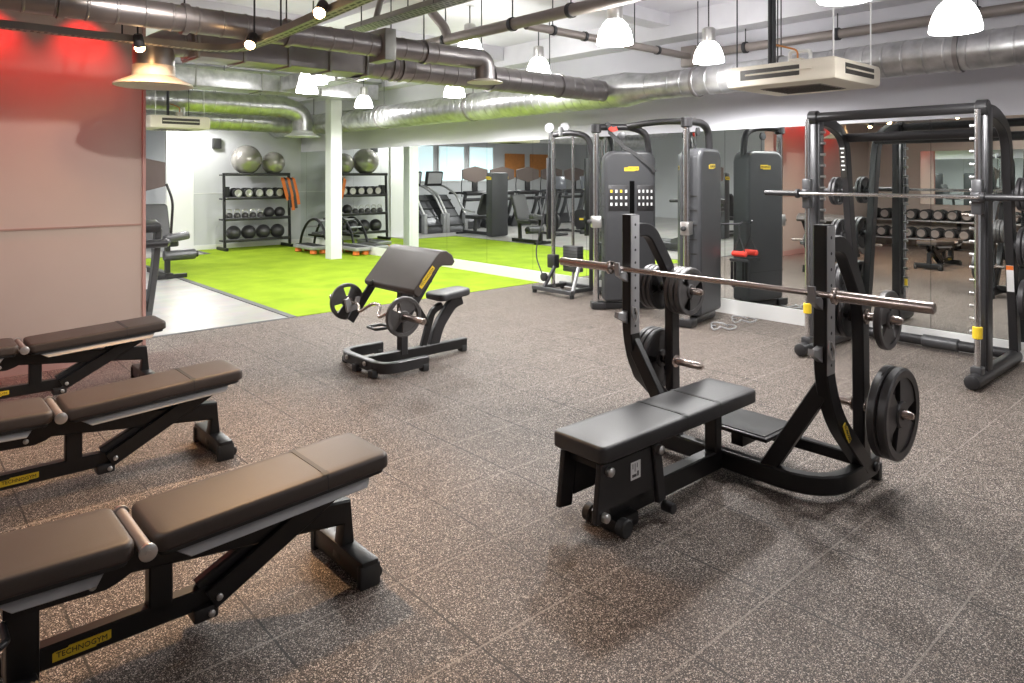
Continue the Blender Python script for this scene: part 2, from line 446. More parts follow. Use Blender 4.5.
# ------------------------------------------------------------------ adjustable benches
def make_bench():
    t = thing('adjustable_bench', '', 'weight bench', (-2.58, 0, 0), group='adjustable benches')
    R = lambda a: Matrix.Rotation(a, 4, 'X')
    MB().pad(.325, .395, .060, .035, .016, Matrix.Translation((0,.20,.392)) @ R(math.radians(-1.5))).build('seat_pad', 'pad_brown', t)
    MB().pad(.30, .37, .018, .03, .004, Matrix.Translation((0,.21,.376)) @ R(math.radians(-1.5))).build('seat_board', 'rubber', t)
    bm_ = Matrix.Translation((0,.655,.374)) @ R(math.radians(3.0))
    bp_ = MB().pad(.325, .861, .060, .035, .016, bm_).build('backrest_pad', 'pad_brown', t)
    MB().pad(.3262, .005, .0618, .002, .012, bm_ @ Matrix.Translation((0,.588,0))).build('seam', 'rubber', bp_, 'dark seam between back and head section')
    MB().pad(.30, .83, .016, .03, .004, bm_ @ Matrix.Translation((0,.012,-.015))).build('pad_board', 'rubber', bp_)
    # carriers under the pads: grey flanges leaning outwards
    for nm, y0, y1, z0, z1 in (('backrest_bracket', .71, 1.44, .362, .400), ('seat_bracket', .23, .52, .378, .370)):
        d = V((0, y1-y0, z1-z0)).normalized(); L = (V((0,y1-y0,z1-z0))).length
        for sx in (-1,1):
            wv = (V((sx*.62,0,.78)) - d*V((sx*.62,0,.78)).dot(d)).normalized(); wv = V((-sx*abs(wv.x), wv.y, wv.z)).normalized()
            MB().prism([(0,.0),(L,.0),(L-.03,-.042),(.05,-.042)], V((.128*sx,y0,z0)), d, wv, d.cross(wv), .006).build(nm, 'grey_steel', t)
    MB().bar([(0,.54,.325),(0,1.395,.232),(0,1.395,.05)], .065, .072, (1,0,0), .0).build('main_beam', 'black', t)
    MB().prism([(0,.372),(.36,.366),(.36,.295),(.31,.270),(.27,.258),(.0,.27)], (0,.27,0), (0,1,0), (0,0,1), (1,0,0), .075).build('gusset', 'black', t)
    fr = MB(); fr.box((0,.32,.155), (.07,.085,.31), bev=.006); fr.build('front_leg', 'black', t)
    ff = MB(); ff.box((0,.32,.045), (.30,.07,.075), bev=.008); ff.build('front_foot', 'black', t)
    for sx in (-1,1):
        MB().box((.155*sx,.32,.03), (.018,.08,.06), bev=.006).build('foot_pad', 'rubber', t)
    MB().bar([(0,.34,.105),(0,.90,.105)], .055, .072, (1,0,0)).build('lower_rail', 'black', t)
    MB().bar([(0,.705,.12),(0,.705,.29)], .055, .075, (1,0,0)).build('post', 'black', t)
    for sx in (-1,1):
        MB().bar([(.042*sx,.86,.10),(.042*sx,1.36,.362)], .022, .078, (1,0,0), bev=.004).build('strut', 'black', t)
    MB().bar([(0,.83,.14),(0,1.20,.315)], .04, .05, (1,0,0)).build('slide_bar', 'charcoal', t)
    rf = MB(); rf.box((-.01,1.40,.062), (.42,.075,.085), bev=.008); rf.build('rear_foot', 'black', t)
    for sx in (-1,1):
        e = MB(); e.box((.195*sx-.01,1.40,.045), (.035,.09,.09), bev=.01); e.build('foot_pad', 'rubber', t)
        MB().cyl((.16*sx-.01,1.443,.03),(.185*sx-.01,1.443,.03), .028, 18, .006).build('transport_wheel', 'rubber', t)
    MB().box((0,.845,.06), (.10,.085,.05), bev=.01).build('slide_block', 'charcoal', t)
    pv = MB().cyl((-.145,.622,.408),(.185,.622,.408), .020, 18).build('pivot_tube', 'pipe', t)
    for x0, sx in ((-.144,-1),(.184,1)):
        MB().lathe([(.027,0),(.027,.010),(.021,.013),(.009,.0135),(.009,.016)], (x0,.622,.408), (sx,0,0), 22).build('pivot_cap', 'silver', pv)
    MB().tube([(.02,.27,.25),(.12,.27,.25),(.135,.25,.25),(.135,.10,.245)], .011, 10, .03).build('lever', 'charcoal', t)
    for (x,y,z) in ((.055,.885,.108),(.039,.50,.285),(.052,.86,.06)):
        MB().lathe([(.012,0),(.012,.006),(.008,.009)], (x,y,z), (1,0,0), 14).build('bolt', 'silver', t)
    logo(t, (.0285,.475,.105), (0,1,0), (0,0,1), .16, .034)
    return t
b1 = make_bench()
b1['label'] = 'nearest brown padded adjustable bench, its yellow plate fully legible'
b2 = dup(b1, (-4.17,.03,0), 'middle one of the three brown adjustable benches, head end pointing at the preacher bench')
b3 = dup(b1, (-5.86,.10,0), 'adjustable bench closest to the tan partition wall, farthest of the three in a row')

# ------------------------------------------------------------------ weight plates (local axis = +x, centred)
def plate_mesh(r, th, holes=3, bore=.026):
    mb = MB()
    rin = r*.80; hub = r*.30
    # outer rim
    mb.lathe([(rin,-th*.42),(r*.955,-th*.5),(r,-th*.34),(r,th*.34),(r*.955,th*.5),(rin,th*.42)], (0,0,0), (1,0,0), 40, closed=True)
    # hub
    mb.lathe([(bore,-th*.48),(hub*.9,-th*.48),(hub,-th*.3),(hub,th*.3),(hub*.9,th*.48),(bore,th*.48)], (0,0,0), (1,0,0), 28, closed=True)
    # web sectors between the grip holes
    for k in range(holes):
        a0 = 2*PI*k/holes; span = 2*PI/holes*.70
        n = 8; rings = []
        poly = [(rin*1.03*math.cos(a0+span*(i/n-.5)), rin*1.03*math.sin(a0+span*(i/n-.5))) for i in range(n+1)]
        poly += [(hub*.95*math.cos(a0-span*(i/n-.5)*1.15), hub*.95*math.sin(a0-span*(i/n-.5)*1.15)) for i in range(n+1)]
        mb.prism(poly, (0,0,0), (0,1,0), (0,0,1), (1,0,0), th*.5)
    return mb
PL = {}
def plate(key, r, th, mat, loc, label, group, rot=0., holes=3):
    """a fresh loose plate; the mesh is shared between plates of one kind"""
    if key not in PL:
        o = plate_mesh(r, th, holes).build('weight_plate', mat)
        PL[key] = o
    else:
        o = PL[key].copy(); COL.objects.link(o)
    o.location = loc; o.rotation_euler = (rot,0,0)
    tag(o, label, 'weight plate', group)
    return o

# ------------------------------------------------------------------ bench press station
BX = -2.08
UX = {-1: -.61, 1: .55}; BE = {-1: -.595, 1: .575}
def make_press():
    t = thing('bench_press_station', 'black flat bench press station with plate horns holding a barbell across its uprights', 'bench press', (BX,0,0))
    M4 = Matrix.Translation
    bp_ = MB().pad(.30, 1.235, .070, .030, .014, M4((0,2.222,.378))).build('bench_pad', 'vinyl_pad', t)
    for y_ in (2.82,3.10): MB().pad(.3012, .005, .0722, .002, .012, M4((0,y_,.378))).build('seam', 'rubber', bp_)
    MB().box((0,2.85,.364), (.20,1.12,.03), bev=.004).build('pad_board', 'black', t)
    # centre beam, cross base that sweeps back to both plate posts
    MB().bar([(0,2.40,.085),(0,3.31,.085)], .10, .07, (0,0,1)).build('centre_beam', 'black', t)
    MB().bar([(-.595,3.86,.08),(-.595,3.335,.08),(.575,3.335,.08),(.575,3.86,.08)], .095, .062, (0,0,1), .27, bev=.008).build('cross_base', 'black', t)
    MB().bar([(-.57,3.72,.13),(.53,3.72,.13)], .06, .05, (0,0,1)).build('rear_tie', 'black', t)
    for sx in (-1,1):
        MB().box((BE[sx],3.86,.045), (.075,.05,.088), bev=.01).build('foot_cap', 'rubber', t)
        MB().lathe([(.025,0),(.025,.01),(.016,.016)], (BE[sx]+.032*sx,3.80,.085), (sx,0,0), 16).build('bolt', 'charcoal', t)
        up = MB().bar([(UX[sx],3.345,1.34),(UX[sx],3.345,.62),(UX[sx]+.01*sx,3.43,.40),(BE[sx],3.74,.10)], .066, .085, (1,0,0), .16).build('upright', 'black', t)
        MB().box((UX[sx]+.0345,3.345,.985), (.004,.078,.70), bev=.001).build('hole_plate', 'grey_steel', up, 'grey plate with a row of pin holes')
        for k in range(9):
            MB().cyl((UX[sx]+.0355,3.345,.68+k*.075),(UX[sx]+.0372,3.345,.68+k*.075), .008, 10).build('pin_hole', 'rubber', up)
        MB().bar([(UX[sx],3.36,1.245),(UX[sx],3.52,1.245),(UX[sx],3.755,.93),(UX[sx]+.01,3.755,.06)], .06, .08, (1,0,0), .14).build('plate_post', 'charcoal', t)
        MB().bar([(.27*sx,3.335,.10),(UX[sx],3.365,.58)], .05, .08, (0,1,0)).build('brace', 'black', t)
        # hooks: the bar cradle and the lower catch
        MB().prism([(-.02,-.09),(.02,-.09),(-.062,-.0165),(-.110,-.0165),(-.118,.04),(-.132,.04),(-.122,-.035),(-.03,-.085)][::1], (UX[sx],3.345,1.02), (0,1,0), (0,0,1), (1,0,0), .034).build('bar_hook', 'grey_steel', t)
        MB().prism([(0,-.045),(.0,.03),(-.05,.02),(-.085,.03),(-.09,.0),(-.06,-.012)], (UX[sx],3.303,.74), (0,1,0), (0,0,1), (1,0,0), .03).build('safety_catch', 'grey_steel', t)
        MB().tube([(UX[sx]+.036*1,3.32,.80),(UX[sx]+.045,3.30,.75),(UX[sx]+.05,3.33,.70),(UX[sx]+.045,3.36,.74),(UX[sx]+.04,3.34,.79)], .005, 6, .02).build('pin_clip', 'silver', t)
        # plate horns, outer and inner, two heights
        for z, lo, li in ((.855,.175,.20),(.40,.225 if sx > 0 else .20,.20)):
            MB().lathe([(.04,0),(.04,.008),(.022,.012),(.022,lo-.02),(.012,lo)], (UX[sx]+.03*sx,3.755,z), (sx,0,0), 16).build('plate_horn', 'bar_steel', t)
            MB().lathe([(.04,0),(.04,.008),(.022,.012),(.022,li-.02),(.012,li)], (UX[sx]-.03*sx,3.755,z), (-sx,0,0), 16).build('plate_horn', 'bar_steel', t)
    logo(t, (.604,3.475,.335), V((0,.20,-.33)), V((0,.33,.20)), .12, .035)
    # spotter step
    sp = MB().box((.005,3.59,.20), (.43,.35,.022), bev=.006).build('spotter_step', 'charcoal', t)
    MB().box((.005,3.59,.213), (.39,.31,.006), bev=.002).build('grip_mat', 'rubber', sp)
    MB().box((.03,3.57,.155), (.07,.24,.075), bev=.004).build('step_bracket', 'black', sp)
    MB().bar([(0,3.27,.12),(0,3.27,.335)], .07, .06, (1,0,0)).build('pad_post', 'black', t)
    # front support: leaning links either side of a panel
    for sx in (-1,1):
        MB().bar([(.105*sx,2.285,.36),(.105*sx,2.255,.12)], .028, .085, (1,0,0)).build('front_leg', 'charcoal', t)
        MB().bar([(.105*sx,2.63,.36),(.105*sx,2.67,.09)], .028, .06, (1,0,0)).build('rear_link', 'charcoal', t)
        for (y,z) in ((2.29,.33),(2.262,.145),(2.635,.335)):
            MB().lathe([(.020,0),(.020,.022),(.012,.028)], (.119*sx,y,z), (sx,0,0), 16).build('bolt', 'silver', t)
        MB().cyl((.075*sx,2.42,.04),(.12*sx,2.42,.04), .04, 18, .006).build('transport_wheel', 'rubber', t)
        MB().cyl((.10*sx,2.70,.055),(.16*sx,2.70,.055), .025, 14, .004).build('base_roller', 'charcoal', t)
    sidep = MB().prism([(0,0),(.33,.0),(.31,.19),(.02,.19)], (.098,2.305,.158), (0,1,0), (0,0,1), (1,0,0), .012).build('side_panel', 'charcoal', t)
    st = MB().box((.1065,2.49,.275), (.001,.068,.078)).build('instruction_label', 'text_white', sidep, 'white instruction sticker with small grey diagrams')
    gm = MB()
    for (y,z,a,b) in ((2.47,.295,.004,.022),(2.485,.288,.004,.036),(2.50,.295,.004,.020),(2.48,.253,.030,.012),(2.505,.258,.010,.022)):
        MB().box((.1073,y,z), (.0008,a,b)).build('diagram', 'graphite', sidep)
    MB().prism([(0,0),(.33,.0),(.31,.19),(.02,.19)], (-.098,2.305,.158), (0,1,0), (0,0,1), (1,0,0), .012).build('side_panel', 'charcoal', t)
    MB().box((0,2.46,.337), (.19,.36,.03), bev=.004).build('tilt_frame', 'black', t)
    MB().box((0,2.47,.04), (.16,.16,.06), bev=.01).build('front_foot', 'black', t)
    return t
press = make_press()
bb = thing('barbell', 'long steel barbell lying across the bench press uprights without plates', 'barbell', (BX-.02,3.252,1.024))
MB().cyl((-.655,0,0),(.655,0,0), .0145, 16).build('shaft', 'bar_steel', bb)
for sx in (-1,1):
    MB().lathe([(.025,0),(.025,.395),(.021,.40)], (.675*sx,0,0), (sx,0,0), 20).build('sleeve', 'bar_steel', bb)
    MB().lathe([(.030,0),(.039,.006),(.039,.020),(.030,.026)], (.652*sx,0,0), (sx,0,0), 24).build('collar', 'bar_steel', bb)
HZ, LZ = .855, .40
def hang(xl, z, key, r, th, mat, label, group, rot=0.):
    # bore .026 on a .022 horn: the plate hangs with its bore resting on the horn
    return plate(key, r, th, mat, (BX+xl, 3.755, z-.003), label, group, rot)
G = 'plates on the bench press station'
hang(.685, HZ, 'p10', .148, .036, 'iron_worn', 'single iron plate on the upper outer horn nearest the bar end', G, .4)
for i, x in enumerate((.495,.465,.435)):
    hang(x, HZ, 'p5', .118, .024, 'iron', 'small dark plate inside the near post of the bench press, %s of three' % ('outermost','middle','innermost')[i], G, i*.5)
hang(.685, LZ, 'p20', .225, .046, 'iron', 'big worn plate low beside the curved base, inner of two', G, .2)
hang(.735, LZ, 'p20', .225, .046, 'iron', 'big worn plate low beside the curved base, outer of two facing the room', G, .9)
for i, x in enumerate((-.55,-.515,-.475)):
    hang(x, HZ, 'p10', .148, .036, 'iron_worn', 'iron plate on the inner horn under the bar, %s of three' % ('hidden deepest','middle','front one with spokes visible')[i], G, .6*i)
for i, x in enumerate((-.69,-.725,-.76)):
    hang(x, HZ, 'p10b', .142, .032, 'iron', 'rusty plate on the horn beyond the far upright, %s of three' % ('closest to the post','middle','outermost')[i], G, .6*i)
for i, x in enumerate((-.695,-.735,-.775)):
    hang(x, LZ, 'p15', .19, .038, 'iron', 'medium plate low beside the far upright behind the bench, %s of three' % ('closest to the post','middle','outermost')[i], G, .5*i)

# ------------------------------------------------------------------ preacher curl bench
PX = -5.03
def make_preacher():
    t = thing('preacher_curl_bench', 'preacher curl bench with sloping brown arm pad holding a loaded curl bar', 'curl bench', (PX,0,0))
    MB().bar([(-.36,3.28,.075),(-.36,2.89,.075),(.30,2.89,.075),(.30,3.30,.075)], .085, .055, (0,0,1), .14).build('curved_base', 'charcoal', t)
    MB().bar([(0,2.91,.075),(0,3.92,.075)], .085, .06, (0,0,1)).build('main_beam', 'black', t)
    for (x,y) in ((-.36,3.25),(-.34,2.93),(.20,2.86),(.30,3.27),(0,3.89),(-.05,2.86)):
        MB().box((x,y,.03), (.07,.06,.06), bev=.01).build('foot_pad', 'rubber', t)
    for (x,y) in ((-.2,2.858),(.08,2.858)):
        MB().lathe([(.018,0),(.018,.01),(.01,.014)], (x,y,.085), (0,-1,0), 12).build('bolt', 'silver', t)
    # arm pad: rolled over at the top
    d = V((0,-.235,-.265)).normalized(); u = V((0,-d.z,d.y)); 
    if u.z < 0: u = -u
    c = V((0,3.345,.925)); prof = []
    L = .36; th = .075
    poly = [(-.0,th*.0)]
    poly = [(L,.012),(L-.012,0),(.08,0),(.03,-.02),(-.03,-.10),(-.07,-.10),(-.095,-.04),(-.085,.03),(-.05,th-.01),(0,th),(L-.02,th),(L,th-.018)]
    MB().prism(poly, c - u*th, d, u, (1,0,0), .76).build('arm_pad', 'pad_brown', t)
    o = [o for o in t.children if o.name.startswith('arm_pad')][0]
    bv = o.modifiers.new('round', 'BEVEL'); bv.width = .016; bv.segments = 3; bv.limit_method = 'ANGLE'; bv.angle_limit = math.radians(28)
    for sx in (-1,1):
        MB().bar([(.355*sx,3.36,.86),(.355*sx,2.97,.34)], .022, .075, (1,0,0)).build('side_arm', 'charcoal', t)
        MB().prism([(-.06,-.06),(.04,-.08),(.06,.03),(.02,.035),(.0,-.02),(-.035,-.02),(-.05,.04),(-.08,.04)], (.335*sx,2.968,.4985), (0,-1,0), (0,0,1), (1,0,0), .03).build('bar_cradle', 'grey_steel', t)
    MB().bar([(-.35,3.29,.735),(.35,3.29,.735)], .05, .05, (0,0,1)).build('cross_bar', 'charcoal', t)
    MB().bar([(0,3.26,.08),(0,3.26,.74)], .07, .07, (1,0,0)).build('pad_post', 'charcoal', t)
    MB().bar([(0,3.29,.62),(.0,3.50,.30)], .05, .05, (1,0,0)).build('diagonal', 'black', t)
    MB().bar([(0,3.87,.47),(0,3.77,.44),(0,3.62,.26),(0,3.57,.09)], .05, .10, (1,0,0), .12).build('seat_arm', 'charcoal', t)
    MB().bar([(0,3.46,.09),(0,3.56,.40),(0,3.66,.44)], .045, .055, (1,0,0), .08).build('seat_stay', 'black', t)
    MB().pad(.27, .36, .06, .05, .020, Matrix.Translation((-.02,3.58,.485)) @ Matrix.Rotation(math.radians(4),4,'X'), taper=.25).build('seat_pad', 'vinyl_pad', t)
    MB().tube([(-.07,3.20,.30),(-.22,3.20,.30),(-.22,3.05,.30),(-.07,3.05,.30),(-.07,3.20,.30)], .013, 8, .03).build('foot_loop', 'charcoal', t)
    MB().tube([(-.30,3.28,.70),(-.36,3.20,.66),(-.20,3.16,.66),(-.05,3.22,.68)], .012, 8, .03).build('adjuster_rod', 'silver', t)
    MB().box((-.13,3.20,.655), (.22,.05,.035), bev=.006).build('adjuster_block', 'grey_steel', t)
    MB().lathe([(.018,0),(.026,.01),(.026,.03),(.016,.04)], (-.25,3.15,.66), (0,-1,0), 14).build('knob', 'rubber', t)
    logo(t, V((.3815,0,0)) + c + d*.19 - u*.032, -d, u, .20, .04)
    return t
make_preacher()
ez = thing('curl_bar', 'zigzag curl bar resting in the cradles of the preacher bench', 'curl bar', (PX-.0,2.985,.495))
zz = [(-.40,0,0),(-.24,0,0),(-.15,-.05,-.05),(-.06,.03,.03),(.06,.03,.03),(.15,-.05,-.05),(.24,0,0),(.40,0,0)]
MB().tube(zz, .013, 10, .04).build('grip_shaft', 'bar_steel', ez)
for sx in (-1,1):
    MB().lathe([(.034,0),(.034,.02),(.025,.022),(.025,.32),(.021,.325)], (.39*sx,0,0), (sx,0,0), 18).build('sleeve', 'bar_steel', ez)
plate('pc', .155, .03, 'iron_worn', (PX-.44,2.985,.4925), 'spoked plate on the curl bar end beside the turf', 'plates on the curl bar', .5)
plate('pc', .155, .03, 'iron_worn', (PX+.44,2.985,.4925), 'spoked plate on the curl bar end below the yellow plate of the preacher bench', 'plates on the curl bar', 1.2)
# ------------------------------------------------------------------ smith machine
SX, SW = -2.275, .645
def make_smith():
    t = thing('smith_machine', 'tall dark smith machine with chrome guide rods and yellow stoppers before the mirror', 'smith machine', (SX,0,0))
    for sx in (-1,1):
        X = SW*sx
        MB().lathe([(.03,0),(.052,.012),(.055,.03),(.055,1.16),(.05,1.18)], (X,5.92,.06), (0,1,0), 20).build('foot_tube', 'charcoal', t)
        MB().box((X,6.07,.125), (.075,.09,.06), bev=.008).build('rod_socket', 'graphite', t)
        MB().cyl((X,6.07,.12),(X,6.07,2.06), .021, 16).build('guide_rod', 'chrome', t)
        up = MB().box((X,6.25,1.08), (.075,.13,2.02), bev=.012).build('upright', 'charcoal', t)
        MB().box((X,6.18,1.08), (.05,.012,1.96), bev=.003).build('channel', 'graphite', up)
        # comb of safety pegs on the inner face
        pk = MB(); pk.box((X-.042*sx,6.22,1.16), (.010,.05,1.72))
        pk.build('peg_strip', 'graphite', t)
        for k in range(17):
            z = .38+k*.098
            MB().lathe([(.011,0),(.011,.03),(.014,.034),(.014,.045)], (X-.046*sx,6.22,z), (-sx,0,0), 10).build('safety_peg', 'silver', t)
        leg = MB().bar([(X,6.20,2.06),(X,6.45,2.06),(X,6.81,1.94),(X,7.085,.10)], .065, .10, (1,0,0), .22).build('rear_leg', 'charcoal', t)
        MB().lathe([(.052,0),(.060,.008),(.060,.075),(.052,.083)], (X-.04,6.19,2.08), (1,0,0), 24).build('end_hub', 'charcoal', t)
        MB().lathe([(.028,0),(.034,.005),(.034,.085),(.028,.09)], (X,6.07,.36), (0,0,1), 18).build('stopper', 'yellow', t, 'yellow rubber stopper')
        MB().box((X,6.07,1.41), (.07,.07,.26), bev=.012).build('carriage', 'graphite', t)
        for z, l, hy in ((1.42,.20,6.89),(.99,.22,6.95),(.55,.22,7.015)):
            MB().lathe([(.045,0),(.045,.01),(.023,.014),(.023,l-.02),(.014,l)], (X+.03*sx,hy,z), (sx,0,0), 16).build('plate_horn', 'graphite', t)
    MB().cyl((-SW+.04,6.19,2.08),(SW-.04,6.19,2.08), .042, 18).build('top_bar', 'charcoal', t)
    MB().cyl((-SW,6.83,1.92),(SW,6.83,1.92), .042, 18).build('rear_top_bar', 'charcoal', t)
    MB().cyl((-SW,7.06,.075),(SW,7.06,.075), .045, 18).build('base_bar', 'charcoal', t)
    MB().cyl((-.05,7.06,.075),(.24,7.06,.075), .056, 18, .006).build('base_sleeve', 'graphite', t)
    # the captive bar
    br = MB().cyl((-SW-.03,6.0,1.41),(SW+.03,6.0,1.41), .015, 14).build('captive_bar', 'chrome', t)
    for sx in (-1,1):
        MB().lathe([(.030,0),(.040,.006),(.040,.03),(.024,.036),(.024,.32),(.020,.325)], ((SW+.035)*sx,6.0,1.41), (sx,0,0), 18).build('sleeve', 'charcoal', br)
        MB().box((SW*sx,6.03,1.41), (.06,.06,.07), bev=.01).build('bar_clamp', 'graphite', br)
    # printed decals on the rear legs
    d = MB().box((-SW,6.783,1.70), (.055,.003,.32), Matrix.Rotation(.147,4,'X')).build('decal', 'text_black', t)
    for k in range(7):
        MB().box((-SW,6.7812+.147*(.08-k*.04),1.62+k*.04), (.036 if k%2 else .022,.001,.012), Matrix.Rotation(.147,4,'X')).build('decal_line', 'text_white', d)
    d2 = MB().box((SW,6.938,.72), (.05,.004,.22), Matrix.Rotation(.147,4,'X')).build('decal', 'text_white', t)
    MB().box((SW,6.922,.81), (.05,.002,.035), Matrix.Rotation(.147,4,'X')).build('decal_band', 'orange', d2)
    return t
make_smith()
gs = 'plates on the smith machine'
for sx, side in ((-1,'on the cable machine side'),(1,'on the room corner side')):
    for z, key, r, th, lv in ((1.42,'s5',.135,.030,'top'),(.99,'s10',.16,.034,'middle'),(.55,'s20',.165,.045,'lowest')):
        for k in range(2):
            plate(key, r, th, 'iron', (SX+(SW+.085+k*(th+.004))*sx, {1.42:6.89,.99:6.95,.55:7.015}[z], z-.0028), '%s iron plate on the %s horn of the smith machine %s' % (('inner','outer')[k], lv, side), gs, .7*k+z)

# ------------------------------------------------------------------ dual cable machine (two angled towers)
def make_tower(flip):
    """local frame: column at origin, shield runs along +x, inner face = -y*flip"""
    pass
def cable_machine():
    t = thing('dual_cable_machine', 'dual pulley cable machine with two rounded charcoal weight towers and chrome columns', 'cable machine', (0,0,0))
    for (ox, oy, dx, dy, nx, ny) in ((-5.56,6.28,.62,.785,.785,-.62), (-4.27,6.22,-.2,.98,-.98,-.2)):
        o = V((ox,oy,0)); D = V((dx,dy,0)).normalized(); N = V((nx,ny,0)).normalized(); Z = V((0,0,1))
        P = lambda a, n, z: o + D*a + N*n + Z*z
        MB().cyl(P(0,0,.08), P(0,0,2.12), .036, 18).build('column', 'chrome', t, 'chrome sliding column')
        MB().box(P(.02,0,.045), (.16,.16,.08), Matrix.Rotation(math.atan2(dy,dx),4,'Z'), .012).build('column_foot', 'charcoal', t)
        MB().box(P(.36,0,.045), (.66,.10,.07), Matrix.Rotation(math.atan2(dy,dx),4,'Z'), .012).build('base_rail', 'charcoal', t)
        MB().lathe([(.045,0),(.06,.01),(.06,.10),(.045,.11)], P(0,0,2.06), (0,0,1), 20).build('column_cap', 'charcoal', t)
        MB().tube([P(0,0,2.13),P(.42,0,2.13),P(.60,0,2.06),P(.64,0,1.7),P(.64,0,.1)], .04, 14, .14).build('arch', 'charcoal', t)
        ca = MB().box(P(0,0,1.02), (.12,.10,.14), Matrix.Rotation(math.atan2(dy,dx),4,'Z'), .015).build('carriage', 'silver', t)
        MB().lathe([(.018,0),(.026,.01),(.026,.035),(.018,.04)], P(-.06,0,1.02), -D, 16).build('pull_knob', 'rubber', ca)
        MB().lathe([(.03,0),(.045,.004),(.038,.015),(.045,.026),(.03,.03)], P(.30,-.015,2.03), N, 20).build('pulley', 'graphite', t)
        MB().tube([P(.30,0.02,2.02),P(.30,0.02,1.80)], .004, 6).build('cable', 'rod', t)
        # shield: rounded top tower
        W, H, T = .60, 1.85, .24
        a0 = .08
        prof = []
        r = .12
        prof = [(a0,.10),(a0+W,.10),(a0+W,H-r)]
        prof += [(a0+W-r+r*math.cos(t_),H-r+r*math.sin(t_)) for t_ in (.3,.6,.9,1.2,PI/2)]
        prof += [(a0+r-r*math.sin(t_),H-r+r*math.cos(t_)) for t_ in (0,.3,.6,.9,1.2)]
        prof += [(a0,H-r)]
        sh = MB().prism(prof, o, D, Z, N, T).build('tower_shield', 'shield', t)
        bv = sh.modifiers.new('round', 'BEVEL'); bv.width = .035; bv.segments = 4; bv.limit_method = 'ANGLE'; bv.angle_limit = math.radians(50)
        MB().box(P(a0+W/2,0,.44), (W+.004,T+.004,.006), Matrix.Rotation(math.atan2(dy,dx),4,'Z')).build('shield_joint', 'rubber', sh)
        MB().box(P(a0+W*.53,T/2+.002,.98), (.055,.010,1.04), Matrix.Rotation(math.atan2(dy,dx),4,'Z'), .002).build('pin_slot', 'slot_black', sh, 'black slot for the weight pin')
        for q, (c0, w) in enumerate(((a0+W*.27,.24),(a0+W*.79,.20))):
            pl = MB().box(P(c0,T/2+.0008,1.30), (w,.004,.30), Matrix.Rotation(math.atan2(dy,dx),4,'Z'), .002).build('exercise_placard', 'charcoal', sh, 'placard of small white exercise figures')
            for r_ in range(3):
                for k in range(4):
                    xx = c0 - w*.36 + w*.24*k; zz_ = 1.38 - r_*.075
                    MB().box(P(xx,T/2+.0036,zz_), (w*.10,.001,.034), Matrix.Rotation(math.atan2(dy,dx)+.0,4,'Z')).build('figure', 'yellow' if r_ == 0 and q == 0 and k in (0,2) else 'text_white', pl)
        # makers plates, inner and outer face
        ax = D if D.cross(Z).dot(N) > 0 else -D
        logo(sh, P(a0+W*.52, T/2+.002, 1.64), ax, Z, .17, .052)
        logo(sh, P(a0+W*.52, -T/2-.002, 1.66), -ax, Z, .17, .052)
        for z in (.6,.75,.9,1.05,1.2,1.35):
            MB().box(P(a0-.001,0,z), (.006,.16,.012), Matrix.Rotation(math.atan2(dy,dx),4,'Z')).build('cooling_slit', 'text_black', sh)
    MB().tube([(-4.40,6.86,1.03),(-4.16,7.08,1.03),(-4.14,7.09,1.06)], .010, 8).build('hanger_arm', 'rod', t)
    MB().tube([(-5.33,6.57,2.14),(-4.90,6.56,2.17),(-4.31,6.42,2.14)], .036, 12, .4).build('cross_beam', 'charcoal', t)
    return t
cable_machine()
# strap slung from the arch, bands on the outer tower
sp = thing('suspension_strap', 'black suspension strap with red clip hung over the arch of the cable machine', 'exercise strap', (-5.56,6.28,0))
D1 = V((.62,.785,0)).normalized(); N1 = V((.785,-.62,0)).normalized()
Q = lambda a, n, z: D1*a + N1*n + V((0,0,z))
MB().bar([Q(.12,.0,2.185),Q(.14,.062,2.155),Q(.15,.068,2.06),Q(.30,.10,1.90),Q(.45,.128,1.80),Q(.62,.150,1.66),Q(.66,.150,1.60)], .004, .045, N1, 0).build('webbing', 'rubber', sp)
MB().bar([Q(.15,.075,2.12),Q(.17,.085,2.09),Q(.23,.08,2.11)], .02, .05, N1, .03).build('clip', 'red', sp, 'red webbing clip')
hg = thing('triangle_pull', 'red and black triangular pull hanging beside the nearer cable tower', 'cable attachment', (-4.17,7.07,0))
MB().tube([(0,0,1.012),(0,0,.90),(-.07,0,.72),(.07,0,.72),(0,0,.90)], .009, 8).build('strap', 'rubber', hg)
MB().cyl((-.085,0,.70),(.085,0,.70), .032, 14, .01).build('grip', 'red', hg)
MB().bar([(-.11,0,.63),(.11,0,.63)], .03, .03, (0,0,1)).build('cross_grip', 'rubber', hg)
MB().bar([(-.09,0,.61),(-.09,.0,.35),(-.07,0,.33),(-.05,0,.35),(-.05,0,.61)], .012, .03, (0,1,0), .02).build('band', 'black', hg)
# loose rope bits at the tower foot
for i, (x,y,lb) in enumerate(((-3.98,6.40,'grey cord attachment lying on the floor at the nearer cable tower'),(-4.02,6.86,'grey cord loop on the floor beside the white skirting'))):
    rp = MB().tube([(x+.16*math.cos(a)*(.6+.4*math.sin(3*a)), y+.12*math.sin(a), .012+.03*abs(math.sin(2*a))) for a in [k*2*PI/24 for k in range(24)]], .008, 8, closed=True).build('rope_attachment', 'grey_steel')
    tag(rp, lb, 'rope')

